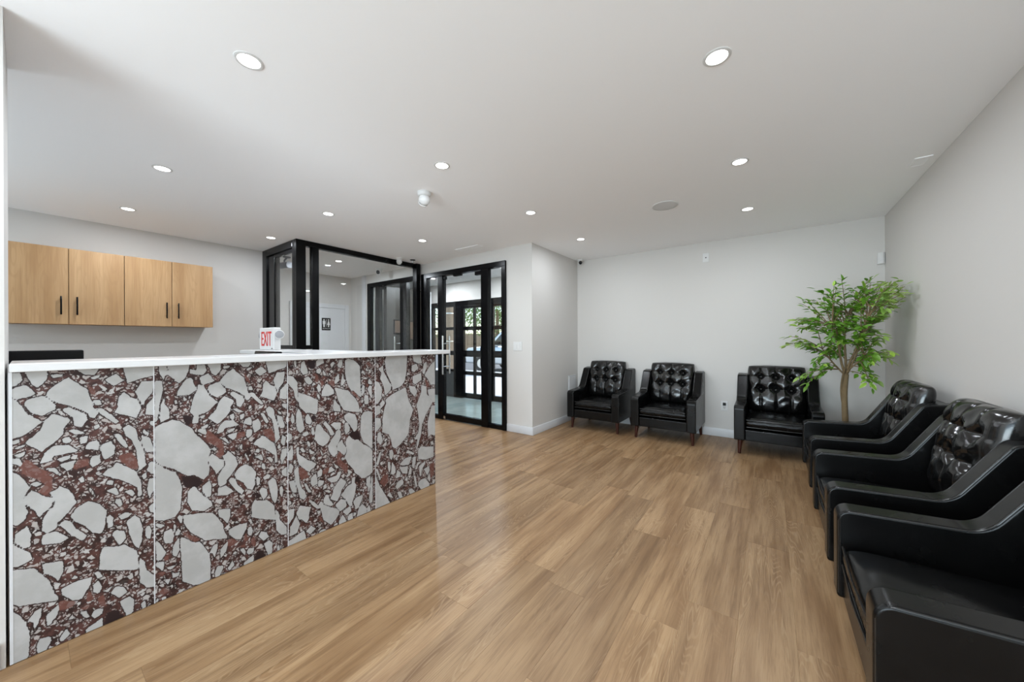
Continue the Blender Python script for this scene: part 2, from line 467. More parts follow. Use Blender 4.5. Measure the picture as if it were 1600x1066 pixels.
# baseboards
def baseb(name, x0, x1, y0, y1, label):
    b = MB(); b.box(x0, x1, y0, y1, 0, .10, .004, 2)
    struct(b.build(name, 'trim', smooth=35), label, 'baseboard')
baseb('baseboard_back', XP, XR, YB - .013, YB, 'white baseboard behind the spaced armchairs')
baseb('baseboard_right', XR - .013, XR, -3.1, YB - .013, 'white baseboard behind the row of armchairs')
baseb('baseboard_pier', XP, XP + .013, YD - .013, YB - .013, 'white baseboard on the side of the projecting wall corner')
baseb('baseboard_front', -2.858, XP, YD - .013, YD, 'white baseboard below the light switch')
baseb('baseboard_stub', XC, XC + .013, -3.1, -.062, 'white baseboard at the lower left corner')

# vestibule: tiled floor, side partition
vf = struct(boxo('floor_vestibule', 'mdf_dark', -7.0, XP - .25, YD, YF + .1, -.06, -.006), 'grey green tiled floor of the entrance vestibule', 'floor')
tmesh = MB().box(-.297, .297, -.297, .297, -.006, .0, .002, 1).data('tile', 'tile')
for i in range(7):
    for j in range(3):
        o = link(bpy.data.objects.new('tile', tmesh), vf); o.location = (-2.70 - .30 - i*.6, YD + .30 + j*.6 - .02 + .02, 0)
struct(boxo('wall_vestibule', 'wall', -7.0, -6.9, YD + .12, YF, 0, H), 'white side wall of the vestibule', 'wall')
o = empty('trim_2', (0, 0, 0), 0, 'taupe panelled partition at the side of the vestibule', 'partition', kind='structure')
boxo('panel', 'taupe', -6.15, -6.05, 4.14, 5.19, 0, 2.285, o, .003)
boxo('end_post', 'trim', -6.17, -6.03, 5.19, 5.25, 0, 2.285, o, .003)
for (y, z, dy, dz) in ((4.42, 1.50, .12, .14), (4.74, 1.43, .10, .20)):
    t = empty('framed_notice', (-6.05, y, z), 0, 'brown framed notice on the taupe partition, %s' % ('the wider one' if y < 4.5 else 'the taller one'), 'notice', 'notices in the vestibule')
    boxo('frame', 'black_plastic', 0, .015, -dy, dy, -dz/1, dz, t, .003)
    boxo('sheet', 'paper', .013, .017, -dy + .02, dy - .02, -dz + .02, dz - .02, t)

# ------------------------------------------------------------------ glazed frames
def bar(parent, x0, x1, y0, y1, z0, z1, name='mullion', mat='black_metal'):
    return boxo(name, mat, x0, x1, y0, y1, z0, z1, parent, .004, 2)
def pane(parent, x0, x1, y0, y1, z0, z1, name='glass_pane'):
    return boxo(name, 'glass', x0, x1, y0, y1, z0, z1, parent)
y0, y1 = YD - .03, YD + .05
gy0, gy1 = YD + .004, YD + .014

def ladder_pull(parent, x, ya, yb):
    for y, nm in ((ya, 'pull_handle'), (yb, 'pull_handle')):
        h = MB().tube([(x, y, .70), (x, y, 1.29)], .013, 12).build(nm, 'steel', parent, 40)
        for z in (.82, 1.17):
            MB().tube([(x, y, z), (x, YD + .009, z)], .008, 8).build('standoff', 'steel', h, 40)

d1 = empty('door_1', (0, 0, 0), 0, 'black framed glass entrance door with sidelights beside the light switch', 'door', kind='structure')
bar(d1, -4.585, -2.862, y0, y1, 2.215, 2.29, 'head_rail')
bar(d1, -4.585, -4.445, y0, y1, 0, 2.215, 'jamb')
bar(d1, -4.185, -4.075, y0, y1, 0, 2.215)
bar(d1, -3.295, -3.17, y0, y1, 0, 2.215)
bar(d1, -2.93, -2.862, y0, y1, 0, 2.215, 'jamb')
for (a, c) in ((-4.445, -4.185), (-3.17, -2.93)):
    bar(d1, a, c, y0 + .01, y1 - .01, 0, .06, 'bottom_rail')
    pane(d1, a, c, gy0, gy1, .06, 2.215, 'sidelight')
lf = pane(d1, -4.068, -3.302, gy0, gy1, .09, 2.205, 'door_leaf')
boxo('bottom_rail', 'black_metal', -4.068, -3.302, y0 + .005, y1 - .02, .012, .095, lf, .004)
boxo('patch_fitting', 'black_metal', -3.42, -3.302, y0 + .012, y1 - .02, 2.15, 2.205, lf, .004)
boxo('patch_fitting', 'black_metal', -4.068, -4.03, y0 + .012, y1 - .02, 2.16, 2.205, lf, .004)
boxo('door_stop', 'black_metal', -3.86, -3.70, y0 + .012, y1 - .02, 2.185, 2.215, d1, .004)
boxo('pivot', 'steel', -4.06, -4.02, y0 - .004, y0 + .006, .02, .06, lf, .002)
ladder_pull(lf, -4.03, YD - .07, YD + .07)

d2 = empty('door_2', (0, 0, 0), 0, 'black framed glass door seen through the glass enclosure', 'door', kind='structure')
bar(d2, -6.12, -4.68, y0, y1, 2.215, 2.29, 'head_rail')
bar(d2, -6.12, -6.03, y0, y1, 0, 2.215, 'jamb')
bar(d2, -5.85, -5.75, y0, y1, 0, 2.215)
bar(d2, -5.13, -4.955, y0, y1, 0, 2.215)
bar(d2, -4.76, -4.685, y0, y1, 0, 2.215, 'jamb')
for (a, c) in ((-6.03, -5.85), (-4.955, -4.76)):
    bar(d2, a, c, y0 + .01, y1 - .01, 0, .06, 'bottom_rail')
    pane(d2, a, c, gy0, gy1, .06, 2.215, 'sidelight')
lf = pane(d2, -5.745, -5.135, gy0, gy1, .09, 2.205, 'door_leaf')
boxo('bottom_rail', 'black_metal', -5.745, -5.135, y0 + .005, y1 - .02, .012, .095, lf, .004)
boxo('patch_fitting', 'black_metal', -5.745, -5.62, y0 + .012, y1 - .02, 2.15, 2.205, lf, .004)
ladder_pull(lf, -5.22, YD - .07, YD + .07)

# glass enclosure, face towards the cabinets (Y = YG) and face towards the room (X = XG)
w1 = empty('window_1', (0, 0, 0), 0, 'black framed floor to ceiling glass enclosure behind the counter', 'glass partition', kind='structure')
bar(w1, -4.68, XG + .0, YG, 2.033, 0, H, 'corner_post')
bar(w1, XL, -5.54, YG, YG + .07, 0, H, 'jamb')
bar(w1, -5.54, -5.33, YG + .02, YG + .09, 0, H - .1, 'jamb')
bar(w1, -4.745, -4.68, YG, YG + .07, 0, H, 'mullion')
bar(w1, -5.54, -4.745, YG, YG + .07, H - .09, H, 'head_rail')
bar(w1, -5.33, -4.745, YG + .02, YG + .06, H - .135, H - .09, 'glazing_bead')
bar(w1, -5.33, -4.745, YG, YG + .07, 1.115, 1.165, 'sill_rail')
pane(w1, -5.33, -4.745, YG + .03, YG + .04, 1.165, H - .135)
boxo('knee_panel', 'wall', -5.33, -4.745, YG + .005, YG + .065, 0, 1.115, w1)
bar(w1, XG - .07, XG, 2.033, 3.80, H - .07, H, 'head_rail')
bar(w1, XG - .07, XG, 2.105, 2.19, 0, H - .07)
bar(w1, XG - .07, XG, 2.033, 2.105, 1.115, 1.165, 'sill_rail')
pane(w1, XG - .04, XG - .03, 2.033, 2.105, 1.165, H - .07)
boxo('knee_panel', 'wall', XG - .065, XG - .005, 2.033, 2.105, 0, 1.115, w1)
pane(w1, XG - .04, XG - .03, 2.19, 3.69, .06, H - .07)
bar(w1, XG - .07, XG, 2.19, 3.69, 0, .06, 'bottom_rail')
bar(w1, XG - .055, XG + .045, 3.69, 3.80 - .031, 0, H, 'corner_post')

# restroom door and its sign on the corridor wall
d3 = empty('door_3', (0, 0, 0), 0, 'white restroom door with white casing in the corridor', 'door', kind='structure')
boxo('door_leaf', 'trim', -6.738, -6.715, 2.76, 3.66, .01, 1.84, d3, .003)
boxo('casing', 'trim', -6.738, -6.70, 3.66, 3.74, 0, 1.92, d3, .006)
boxo('casing', 'trim', -6.738, -6.70, 2.68, 2.76, 0, 1.92, d3, .006)
boxo('casing', 'trim', -6.738, -6.70, 2.76, 3.66, 1.84, 1.92, d3, .006)
rs = empty('restroom_sign', (-6.715, 3.30, 1.535), 0, 'black restroom sign with white figures on the corridor door', 'sign')
boxo('plate', 'black_plastic', 0, .006, -.082, .082, -.115, .115, rs, .004)
for sy, fem in ((-.042, 0), (.042, 1)):
    g = MB(); g.lathe([(.001, .006), (.013, .006), (.013, .0085), (.001, .0085)], (0, sy, .078), 12, 'x')
    if fem: poly = [(sy-.008, .06), (sy+.008, .06), (sy+.028, -.015), (sy+.010, -.015), (sy+.010, -.055), (sy-.010, -.055), (sy-.010, -.015), (sy-.028, -.015)]
    else: poly = [(sy-.024, .06), (sy+.024, .06), (sy+.024, 0), (sy+.014, 0), (sy+.014, -.055), (sy-.014, -.055), (sy-.014, 0), (sy-.024, 0)]
    g.prism(poly, 'x', .006, .0085)
    g.build('figure', 'white_plastic', rs)
MB().box(.006, .0085, -.0025, .0025, -.05, .09).build('divider', 'white_plastic', rs)
text_mesh('lettering', 'RESTROOM', .026, .0006, 'white_plastic', rs, Matrix.Translation((.007, 0, -.083)) @ Matrix(((0,0,1,0),(1,0,0,0),(0,1,0,0),(0,0,0,1))))

# street facade of the vestibule
d4 = empty('door_4', (0, 0, 0), 0, 'dark street entrance with gridded glass doors beyond the vestibule', 'door', kind='structure')
def fb(x0, x1, z0, z1, name='frame_bar', mat='black_metal', dy=.03): return boxo(name, mat, x0, x1, YF - dy, YF + dy + .02, z0, z1, d4, .003)
fb(-6.24, -2.70, 1.95, 2.06, 'head_rail')
fb(-6.24, -6.17, 0, 1.95, 'jamb')
fb(-5.92, -5.84, 0, 1.95, 'mullion')
fb(-6.17, -5.92, 0, .55, 'kick_panel', 'charcoal_panel', .02)
fb(-6.17, -5.92, .905, .995, 'glazing_bar'); fb(-6.17, -5.92, 1.45, 1.51, 'glazing_bar')
pane(d4, -6.17, -5.92, YF, YF + .008, .55, 1.95, 'sidelight')
fb(-5.52, -5.28, 0, 1.95, 'mullion')
fb(-5.84, -5.52, 0, .55, 'kick_panel', 'charcoal_panel', .02)
for (z0, z1) in ((.55, .60), (.905, .995), (1.45, 1.51)): fb(-5.84, -5.52, z0, z1, 'glazing_bar')
pane(d4, -5.84, -5.52, YF, YF + .008, .60, 1.95, 'sidelight')
def grid_door(xa, xb, st=.0):
    lf = pane(d4, xa + .005, xb - .005, YF, YF + .008, .10, 1.94, 'door_leaf')
    def p(x0, x1, z0, z1, nm): return boxo(nm, 'black_metal', x0, x1, YF - .025, YF + .035, z0, z1, lf, .003)
    xm = xa + (xb - xa) * .5
    p(xa, xa + .05, .012, 1.945, 'stile'); p(xb - .05, xb, .012, 1.945, 'stile')
    p(xm - .02, xm + .02, .10, 1.90, 'glazing_bar')
    for (z0, z1, nm) in ((.012, .115, 'bottom_rail'), (.50, .575, 'glazing_bar'), (.88, 1.01, 'lock_rail'), (1.435, 1.51, 'glazing_bar'), (1.895, 1.945, 'top_rail')):
        p(xa + .05, xb - .05, z0, z1, nm)
    h = MB().tube([(xb - .1, YF - .06, .62), (xb - .1, YF - .09, .72), (xb - .1, YF - .09, 1.05), (xb - .1, YF - .06, 1.15)], .010, 8).build('pull_handle', 'black_metal', lf, 40)
    boxo('push_bar', 'black_metal', xa + .06, xb - .06, YF - .07, YF - .03, .93, .97, lf, .006)
grid_door(-5.275, -4.59); grid_door(-4.47, -3.80)
fb(-4.585, -4.475, 0, 1.95, 'mullion')
fb(-3.795, -3.70, 0, 1.95, 'mullion'); fb(-3.70, -2.70, 0, .55, 'kick_panel', 'charcoal_panel', .02)
pane(d4, -3.70, -2.70, YF, YF + .008, .55, 1.95, 'sidelight')
b = MB(); b.box(-7.0, XP - .25, YF - .02, YF + .08, 2.06, H); b.box(-7.0, -6.24, YF - .02, YF + .08, 0, 2.06)
struct(b.build('wall_facade', 'wall'), 'white header wall above the street doors', 'wall')

# ================================================================== RECEPTION COUNTER
W2 = '''346,1033 372,1029 376,995 371,956 363,917 358,848 345,836;357,1110 388,1108 392,1056 383,1050 377,1028 363,1066;391,1108 472,1103 463,1062 451,1029 429,1010 418,1024 393,1054;472,1077 492,1071 492,1046 469,1056;494,1098 528,1098 534,1065 522,1046 495,1046;537,1100 591,1101 592,1064 568,1032 553,1051;451,1027 471,1035 480,1030 483,1007 496,974 471,950 423,951 423,971;505,1032 540,1052 568,1010 522,993 510,1004;540,989 581,1005 613,961 613,945 577,923 549,940 537,974;498,1001 522,991 546,937 580,900 536,855 503,845 503,806 476,807 482,845 468,866 477,915 486,948 498,974;376,948 382,943 381,921 396,893 397,849 364,833 362,858 365,916;497,776 527,774 534,749 530,740 500,762;506,782 539,797 541,783 533,773;570,737 583,763 603,775 603,742;506,839 527,845 529,833 512,824;516,815 539,823 539,811 515,804;412,932 422,934 426,915 415,909;428,918 440,922 442,909 431,906;440,943 451,945 460,929 451,921;388,1020 399,1024 405,1011 396,1008;400,1033 414,1025 410,1019;389,997 410,1001 408,994 391,994;402,866 428,864 414,855;455,903 465,909 464,894;462,944 477,946 465,928;584,904 603,930 620,920 643,904 648,891 631,865 631,844 613,819 577,783 558,804 536,824 571,866 577,885;590,1016 610,1043 643,1070 660,1050 693,1016 709,938 723,910 712,890 698,897 691,919 646,953 613,970 587,1001;628,943 643,948 688,915 693,889 677,858 656,869 653,903 631,930;657,1102 727,1098 713,1074 688,1073;578,1106 589,1103 586,1061 578,1046;597,1085 630,1085 627,1073 604,1068;738,1051 772,1074 798,1042 766,1018 749,1037;791,1104 902,1101 898,1058 857,1047 806,1028 802,1050;775,926 779,973 794,994 821,962 837,954 851,912 833,869 801,887 765,905;829,986 849,1034 890,1033 885,976 861,942 855,911 841,953;902,972 865,928 860,879 901,869;712,933 734,930 763,892 782,863 771,856 730,901;639,855 656,857 694,830 660,833;668,821 694,823 691,796 673,789;626,824 643,830 651,812 642,799 627,808;684,768 694,791 719,800 726,781 723,752;726,773 756,785 770,756 767,722 737,706 730,734;790,831 809,846 832,825 840,774 856,726 864,649 839,626 832,722 820,769 801,794;763,814 782,811 807,758 805,740 789,757;585,779 603,800 642,797 670,762 609,758 580,736 577,756;609,746 649,754 646,738 625,730;846,791 876,772 892,705 864,706 852,740;852,817 872,796 874,777 852,799;873,850 901,846 899,809 877,831;709,857 723,865 727,850 712,839;699,1062 731,1075 724,1060 706,1053;707,968 727,968 734,941 712,946;345,818 374,831 406,840 434,831 451,809 479,783 497,745 527,707 539,684 551,653 536,618 539,593 545,568 541,537 520,516 502,537 481,554 458,555 430,583 411,603 389,617 363,639 346,666;346,655 363,634 389,608 416,587 433,544 441,504 437,452 434,401 414,373 376,371 346,385;461,482 478,497 487,498 499,473 520,438 550,403 555,374 522,360 475,381 458,429;514,487 544,508 552,474 550,423 532,426 514,463;536,618 554,644 567,629 586,606 604,595 603,563 570,528 560,559 539,593;545,667 564,672 576,659 567,649;594,618 613,625 618,640 642,614 654,594 664,554 641,519 631,505 615,490 613,470 588,458 577,474 576,514 589,543 607,566 604,595;645,505 665,536 693,549 722,528 740,497 747,491 740,454 739,420 728,396 703,411 686,446 655,481;618,481 633,496 648,483 662,446 691,406 679,385 651,420;576,458 611,460 631,435 644,418 621,406 575,418;731,646 748,668 764,673 770,689 789,676 835,626 847,582 851,514 835,514 835,558 785,607 762,621;736,574 770,582 781,546 770,543 755,562;770,532 785,526 792,495 781,490 769,510;743,458 754,467 764,447 762,413 747,411;777,451 800,462 819,447 807,433 784,431;800,418 827,436 843,413 852,364 850,311 838,275 819,314 807,380;758,379 769,397 796,379 801,342 780,321 769,345;792,557 816,555 829,533 819,518;667,649 680,660 685,632 673,631;740,601 748,620 764,608 762,591;692,613 702,598 715,565 711,553 695,591;864,628 876,666 896,648 888,599 876,607;871,585 900,583 900,541 883,518 873,489 865,532;869,459 900,477 900,413 875,430;858,362 871,374 881,346 874,302 860,326;580,718 609,712 627,679 622,672 596,703;615,723 663,729 652,694 639,689;701,734 726,733 728,698 704,682 697,701;733,731 767,725 737,709;847,609 863,617 867,595 855,585;724,313 735,339 776,320 795,320 834,272 840,185 783,210 721,247;575,348 629,333 629,292 617,252 601,283 581,307;620,222 654,232 703,228 699,196 674,148 650,159 623,196;702,190 720,204 731,169 720,144 706,159;753,129 768,151 791,137 806,105 779,91;838,253 858,213 862,176 898,119 898,78 865,88 841,126 840,171;584,137 617,166 618,141 610,112 587,95;779,78 810,84 825,61 821,5 802,-3 790,33;684,17 731,40 734,4 709,-21 688,-19;698,65 709,85 734,77 731,53 709,47;664,105 688,95 695,71 691,51;638,86 650,103 660,79;616,23 636,58 646,24 623,7;574,53 593,51 600,36 587,6 574,6;706,240 721,242 731,212 717,210;731,148 764,159 749,135;845,29 857,37 861,-5 849,-4;644,245 657,258 671,239;442,371 475,364 515,355 559,337 577,303 597,264 604,225 620,177 559,200 524,209 504,235 468,277 446,323;430,271 443,265 488,217 504,216 524,180 541,137 548,81 546,6 523,-8 477,12 439,52 436,138 433,215;376,324 403,324 412,287 406,253 379,261 373,293;347,304 364,268 384,218 367,190 349,198;346,192 377,180 378,163 372,138 349,166;402,196 406,236 427,272 430,208 418,181;381,149 427,143 396,129;399,120 405,120 414,105 430,103 427,84 405,87;371,98 398,87 391,58;347,373 382,350 364,339 347,359;421,367 428,383 440,367 441,342 434,332;406,336 414,345 420,326 412,304;415,298 424,317 434,299 430,281 418,283;541,141 559,173 576,176 574,143 560,90 555,130;562,33 572,59 597,46 586,2 565,0;585,138 601,144 601,99 587,92;408,61 422,37 411,38;347,24 360,19 357,4 347,4'''
R2 = '''533,741 545,759 580,711 602,691 533,708 530,730;778,715 820,720 840,666 840,639 816,647 785,687;652,699 666,726 694,724 696,698 662,689;688,1041 713,1010 720,979 702,998;527,738 539,763 551,749 580,710 603,673 603,628 586,606 567,629 586,656 558,687 539,700;617,174 633,171 664,144 640,130 613,139;685,143 695,176 709,132 692,127;717,129 735,138 742,78 724,91;660,113 699,116 688,99;437,285 446,287 478,254 507,223 484,223 462,248;355,50 372,56 396,35 369,26;346,144 384,127 369,115;376,201 390,202 393,176 378,184'''
D2 = '''442,859 479,845 474,812 459,803 445,829;739,373 765,363 761,339 743,341;734,4 742,48 768,49 794,1 738,-2;436,566 484,551 520,508 496,485 455,499 441,526'''
W4 = '''1554,1062 1574,1113 1756,1107 1751,979 1733,895 1696,862 1620,841 1616,883 1567,980;1502,1008 1541,1034 1547,993 1560,964 1613,877 1606,843 1559,808 1540,891 1515,939 1528,978;1474,926 1508,911 1533,863 1527,789 1495,754 1470,763;1566,749 1559,779 1619,812 1740,852 1769,744 1813,663 1783,594 1767,486 1752,465 1694,418 1645,394 1617,416 1604,474 1588,513 1532,542 1536,650 1549,711;1844,696 1892,797 1892,854 1949,836 1953,770 2016,697 1940,604 1899,522 1890,448 1850,343 1835,334 1859,467 1871,528 1860,624;1957,809 2042,809 2041,693 2024,689 1974,742;1975,996 2043,1051 2042,842 1991,844 1958,899 1925,928;1998,667 2041,667 2040,408 1989,426 1963,406 1956,524 1973,586;1807,931 1893,953 1897,892 1830,861 1807,882;1769,861 1830,848 1853,802 1829,761 1784,810;1800,1019 1846,1029 1869,990 1823,961 1796,976;1918,1025 1950,1042 1954,997 1925,934 1905,949;1808,1105 1886,1103 1901,1026 1862,1028 1815,1049;1514,757 1540,782 1559,750 1520,716;1473,740 1514,745 1520,687 1475,667;1475,661 1520,648 1526,595 1500,566 1475,549;1494,545 1519,551 1538,478 1519,448 1487,490;1858,332 1890,356 1930,340 2022,321 2022,232 1930,231 1858,257;1480,320 1506,398 1525,405 1518,361 1499,309;1590,394 1617,396 1631,360 1610,312 1593,340;1603,215 1614,306 1644,256 1647,213 1623,200;1577,316 1600,304 1603,256 1593,218 1580,257;1679,263 1730,298 1796,298 1773,237 1708,246;1676,247 1759,229 1755,169 1707,186;1644,167 1658,234 1693,199 1686,166;1758,155 1781,222 1796,199 1792,157;1796,218 1808,289 1838,287 1834,238 1815,187;1826,178 1850,234 1897,230 1857,206 1849,177;1873,120 1865,198 1930,224 1929,199 1897,163 1889,102;1913,158 1971,174 1979,132 1953,95;1857,68 1888,83 1929,83 1970,31 1978,-11 1896,-9 1857,43;1643,108 1664,137 1707,147 1721,106 1657,79;1470,267 1511,158 1595,7 1595,-7 1469,-19;1477,287 1492,288 1521,206 1511,192;1811,139 1834,132 1849,45 1833,32;1758,45 1795,45 1833,0 1787,-14;1657,62 1692,55 1713,-6 1685,-8;1569,69 1596,83 1626,25 1595,42;1659,353 1673,391 1690,392 1672,343;1737,338 1759,357 1819,317 1812,303;1638,317 1658,335 1665,297;1603,133 1658,151 1609,119;1953,75 1974,114 1987,58 1978,28;1525,439 1571,474 1567,434;1512,323 1537,333 1537,310 1521,297;1820,429 1859,471 1859,420 1835,419;1782,425 1812,431 1816,405 1786,400;1730,431 1756,444 1756,413;1984,366 2014,372 2022,337 1997,337'''
R4 = '''1511,181 1537,224 1583,221 1576,160 1549,139;1979,178 2030,190 2021,74 1987,58;1933,908 1974,852 1957,822 1941,843'''
def polys(s): return [np.array([[float(c) / 1000 for c in p.split(',')] for p in q.split()]) for q in s.split(';')]
PW2, PR2, PD2, PW4, PR4 = map(polys, (W2, R2, D2, W4, R4))
def sdf(P, plist):
    best = np.full(len(P), -.05)
    for q in plist:
        lo = q.min(0) - .05; hi = q.max(0) + .05
        idx = np.where((P[:, 0] > lo[0]) & (P[:, 0] < hi[0]) & (P[:, 1] > lo[1]) & (P[:, 1] < hi[1]))[0]
        if not len(idx): continue
        p = P[idx]; d = np.full(len(p), 9.0); ins = np.zeros(len(p), bool)
        for a, b in zip(q, np.roll(q, -1, 0)):
            e = b - a; t = np.clip(((p - a) @ e) / max(e @ e, 1e-12), 0, 1)
            d = np.minimum(d, np.linalg.norm(p - a - t[:, None] * e, axis=1))
            if abs(b[1] - a[1]) > 1e-9:
                cr = ((a[1] > p[:, 1]) != (b[1] > p[:, 1])) & (p[:, 0] < (b[0] - a[0]) * (p[:, 1] - a[1]) / (b[1] - a[1]) + a[0])
                ins ^= cr
        best[idx] = np.maximum(best[idx], np.where(ins, d, -d))
    return best
def marble_panel(ya, yb, parent, mode):
    z0, z1, st = .003, 1.098, .006
    ny = max(2, int((yb - ya) / st)); nz = int((z1 - z0) / st)
    ys = np.linspace(ya, yb, ny + 1); zs = np.linspace(z0, z1, nz + 1)
    Yg, Zg = np.meshgrid(ys, zs); n = Yg.size
    front = np.stack([np.full(n, XC), Yg.ravel(), Zg.ravel()], 1)
    back = np.array([[XC - .012, ya, z0], [XC - .012, yb, z0], [XC - .012, yb, z1], [XC - .012, ya, z1]])
    W = ny + 1
    faces = [(r*W+c, r*W+c+1, (r+1)*W+c+1, (r+1)*W+c) for r in range(nz) for c in range(ny)]
    B = n
    bot = list(range(0, W)); top = [nz*W + c for c in range(W)]
    left = [r*W for r in range(nz + 1)]; right = [r*W + ny for r in range(nz + 1)]
    faces += [(B, B+1) + tuple(bot[::-1]), (B+2, B+3) + tuple(top), (B+3, B) + tuple(left), (B+1, B+2) + tuple(right[::-1]), (B, B+3, B+2, B+1)]
    me = bpy.data.meshes.new('marble_panel'); me.from_pydata(np.vstack([front, back]).tolist(), [], faces); me.update()
    Q = np.vstack([front, back])[:, 1:].copy()
    if mode == 1: Q[:, 0] += .545
    if mode == 3: Q = np.array([1.800, 1.090]) - Q
    pw, pr, pd = (PW4, PR4, []) if mode == 4 else (PW2, PR2, PD2)
    if mode == 1:
        lim = Q[:, 0].min()
    col = np.ones((len(Q), 4), np.float32)
    for k, pl in enumerate((pw, pr, pd)):
        col[:, k] = np.clip(sdf(Q, pl) / .03, -1.6, 1.6)
    at = me.color_attributes.new('clast', 'FLOAT_COLOR', 'POINT'); at.data.foreach_set('color', col.ravel())
    me.materials.append(M['marble'])
    return link(bpy.data.objects.new('marble_panel', me), parent)

rc = empty('reception_counter', (0, 0, 0), 0, 'long reception counter clad in white and burgundy breccia marble panels', 'counter')
b = MB(); b.box(-2.60, XC - .012, -.035, 2.035, 0, 1.098); b.box(-4.05, -2.60, 1.25, 1.58, 0, 1.098)
b.build('carcass', 'trim', rc)
EDG = (-.036, .344, .904, 1.477, 2.041)
for k in range(4):
    marble_panel(EDG[k] + .002, EDG[k+1] - .002, rc, (1, 2, 3, 4)[k])
for k in range(1, 4):
    boxo('seam_trim', 'trim', XC - .012, XC + .0008, EDG[k] - .002, EDG[k] + .002, .003, 1.098, rc)
boxo('seam_trim', 'trim', XC - .012, XC + .0008, EDG[0] - .006, EDG[0] + .002, .003, 1.098, rc)
# continuous worktop
poly = [(-2.26, -.040), (-2.26, 2.18), (-2.65, 2.18), (-2.65, 1.62), (-4.10, 1.62), (-4.10, 1.20), (-2.65, 1.20), (-2.65, -.040)]
b = MB(); b.prism(poly, 'z', 1.10, 1.132, .003, 2)
tag(b.build('countertop', 'quartz'), 'thin white stone countertop on the marble clad reception counter', 'countertop')

# staff desk, monitor, small black device
dk = empty('staff_desk', (-3.13, .3, 0), 0, 'white work desk tucked behind the reception counter', 'desk')
boxo('desktop', 'trim', -.32, .32, -.9, .88, .73, .76, dk, .003)
for y in (-.86, .82): boxo('side_panel', 'trim', -.30, .30, y, y + .03, 0, .73, dk, .002)
mo = empty('computer_monitor', (-2.90, -.09, .76), 0, 'black computer monitor showing above the counter at the far left', 'monitor')
boxo('housing', 'black_plastic', .01, .045, -.262, .262, .10, .412, mo, .006)
boxo('screen', 'dark_glass', .004, .010, -.252, .252, .11, .402, mo)
MB().prism([(-.05, 0), (.05, 0), (.035, .2), (-.035, .2)], 'x', .046, .066, .004).build('stand_neck', 'black_plastic', mo, 35)
boxo('stand_base', 'black_plastic', -.10, .10, -.12, .12, 0, .012, mo, .004)
m2 = empty('computer_monitor', (-3.03, 1.06, .76), 0, 'black computer monitor just showing above the counter below the exit sign', 'monitor', 'staff monitors')
mo['group'] = 'staff monitors'
boxo('housing', 'black_plastic', -.20, .20, -.02, .02, .09, .379, m2, .006)
boxo('screen', 'dark_glass', -.19, .19, -.024, -.020, .10, .369, m2)
MB().prism([(-.05, 0), (.05, 0), (.035, .2), (-.035, .2)], 'y', .021, .04, .004).build('stand_neck', 'black_plastic', m2)
boxo('stand_base', 'black_plastic', -.12, .12, -.08, .10, 0, .012, m2, .004)

# emergency light with EXIT legend lying on the ledge
ex = empty('exit_sign', (-3.84, 1.36, 1.132), 0, 'white emergency light box with red EXIT lettering on the counter ledge', 'exit sign')
boxo('housing', 'white_plastic', -.17, .17, -.03, .03, 0, .21, ex, .01, 3)
text_mesh('lettering', 'EXIT', .195, .002, 'red', ex, Matrix.Translation((0, -.031, .098)) @ Matrix(((1,0,0,0),(0,0,-1,0),(0,1,0,0),(0,0,0,1))), .60)
for sx in (-1, 1):
    hd = MB().lathe([(.004, -.045), (.026, -.04), (.038, -.016), (.040, .0), (.036, .003)], (0, 0, 0), 20, 'y').build('lamp_head', 'white_plastic', ex, 40)
    hd.location = (sx * .215, .0, .145); hd.rotation_euler = (.1, 0, PI + (1.2 if sx > 0 else -.5))
    MB().lathe([(.002, -.0005), (.035, -.0005), (.032, .008), (.002, .011)], (0, .004, 0), 20, 'y').build('lamp_lens', 'lens_grey', hd, 40)
    MB().tube([(sx * .15, 0, .14), (sx * .20, 0, .145)], .014, 10).build('knuckle', 'white_plastic', ex, 40)
boxo('test_button', 'black_plastic', .12, .14, -.033, -.029, .01, .02, ex, .002)

# ================================================================== WALL CABINETS
CX0 = -5.35
def cabinet(ya, label):
    yb = ya + .714
    t = empty('wall_cabinet', (CX0, ya, 1.381), 0, label, 'cabinet', 'oak wall cabinets')
    boxo('body', 'oak', -.318, -.022, .002, .712, .004, .716, t)
    for k in range(2):
        dr = boxo('door', 'oak', -.020, 0, k*.357 + .002, (k+1)*.357 - .002, .002, .718, t, .0015, 1)
        hy = .317 if k == 0 else .397 + .01
        hy = .357 - .045 if k == 0 else .357 + .050
        h = MB().box(.022, .032, hy - .006, hy + .006, .09, .262, .003).build('handle', 'black_metal', dr, 35)
        for z in (.115, .237): MB().tube([(0, hy, z), (.024, hy, z)], .005, 8).build('handle_post', 'black_metal', h, 40)
    return t
cabinet(-.125, 'oak wall cabinet with two doors nearest the left wall end')
cabinet(.590, 'oak wall cabinet with two doors nearer the glass enclosure')

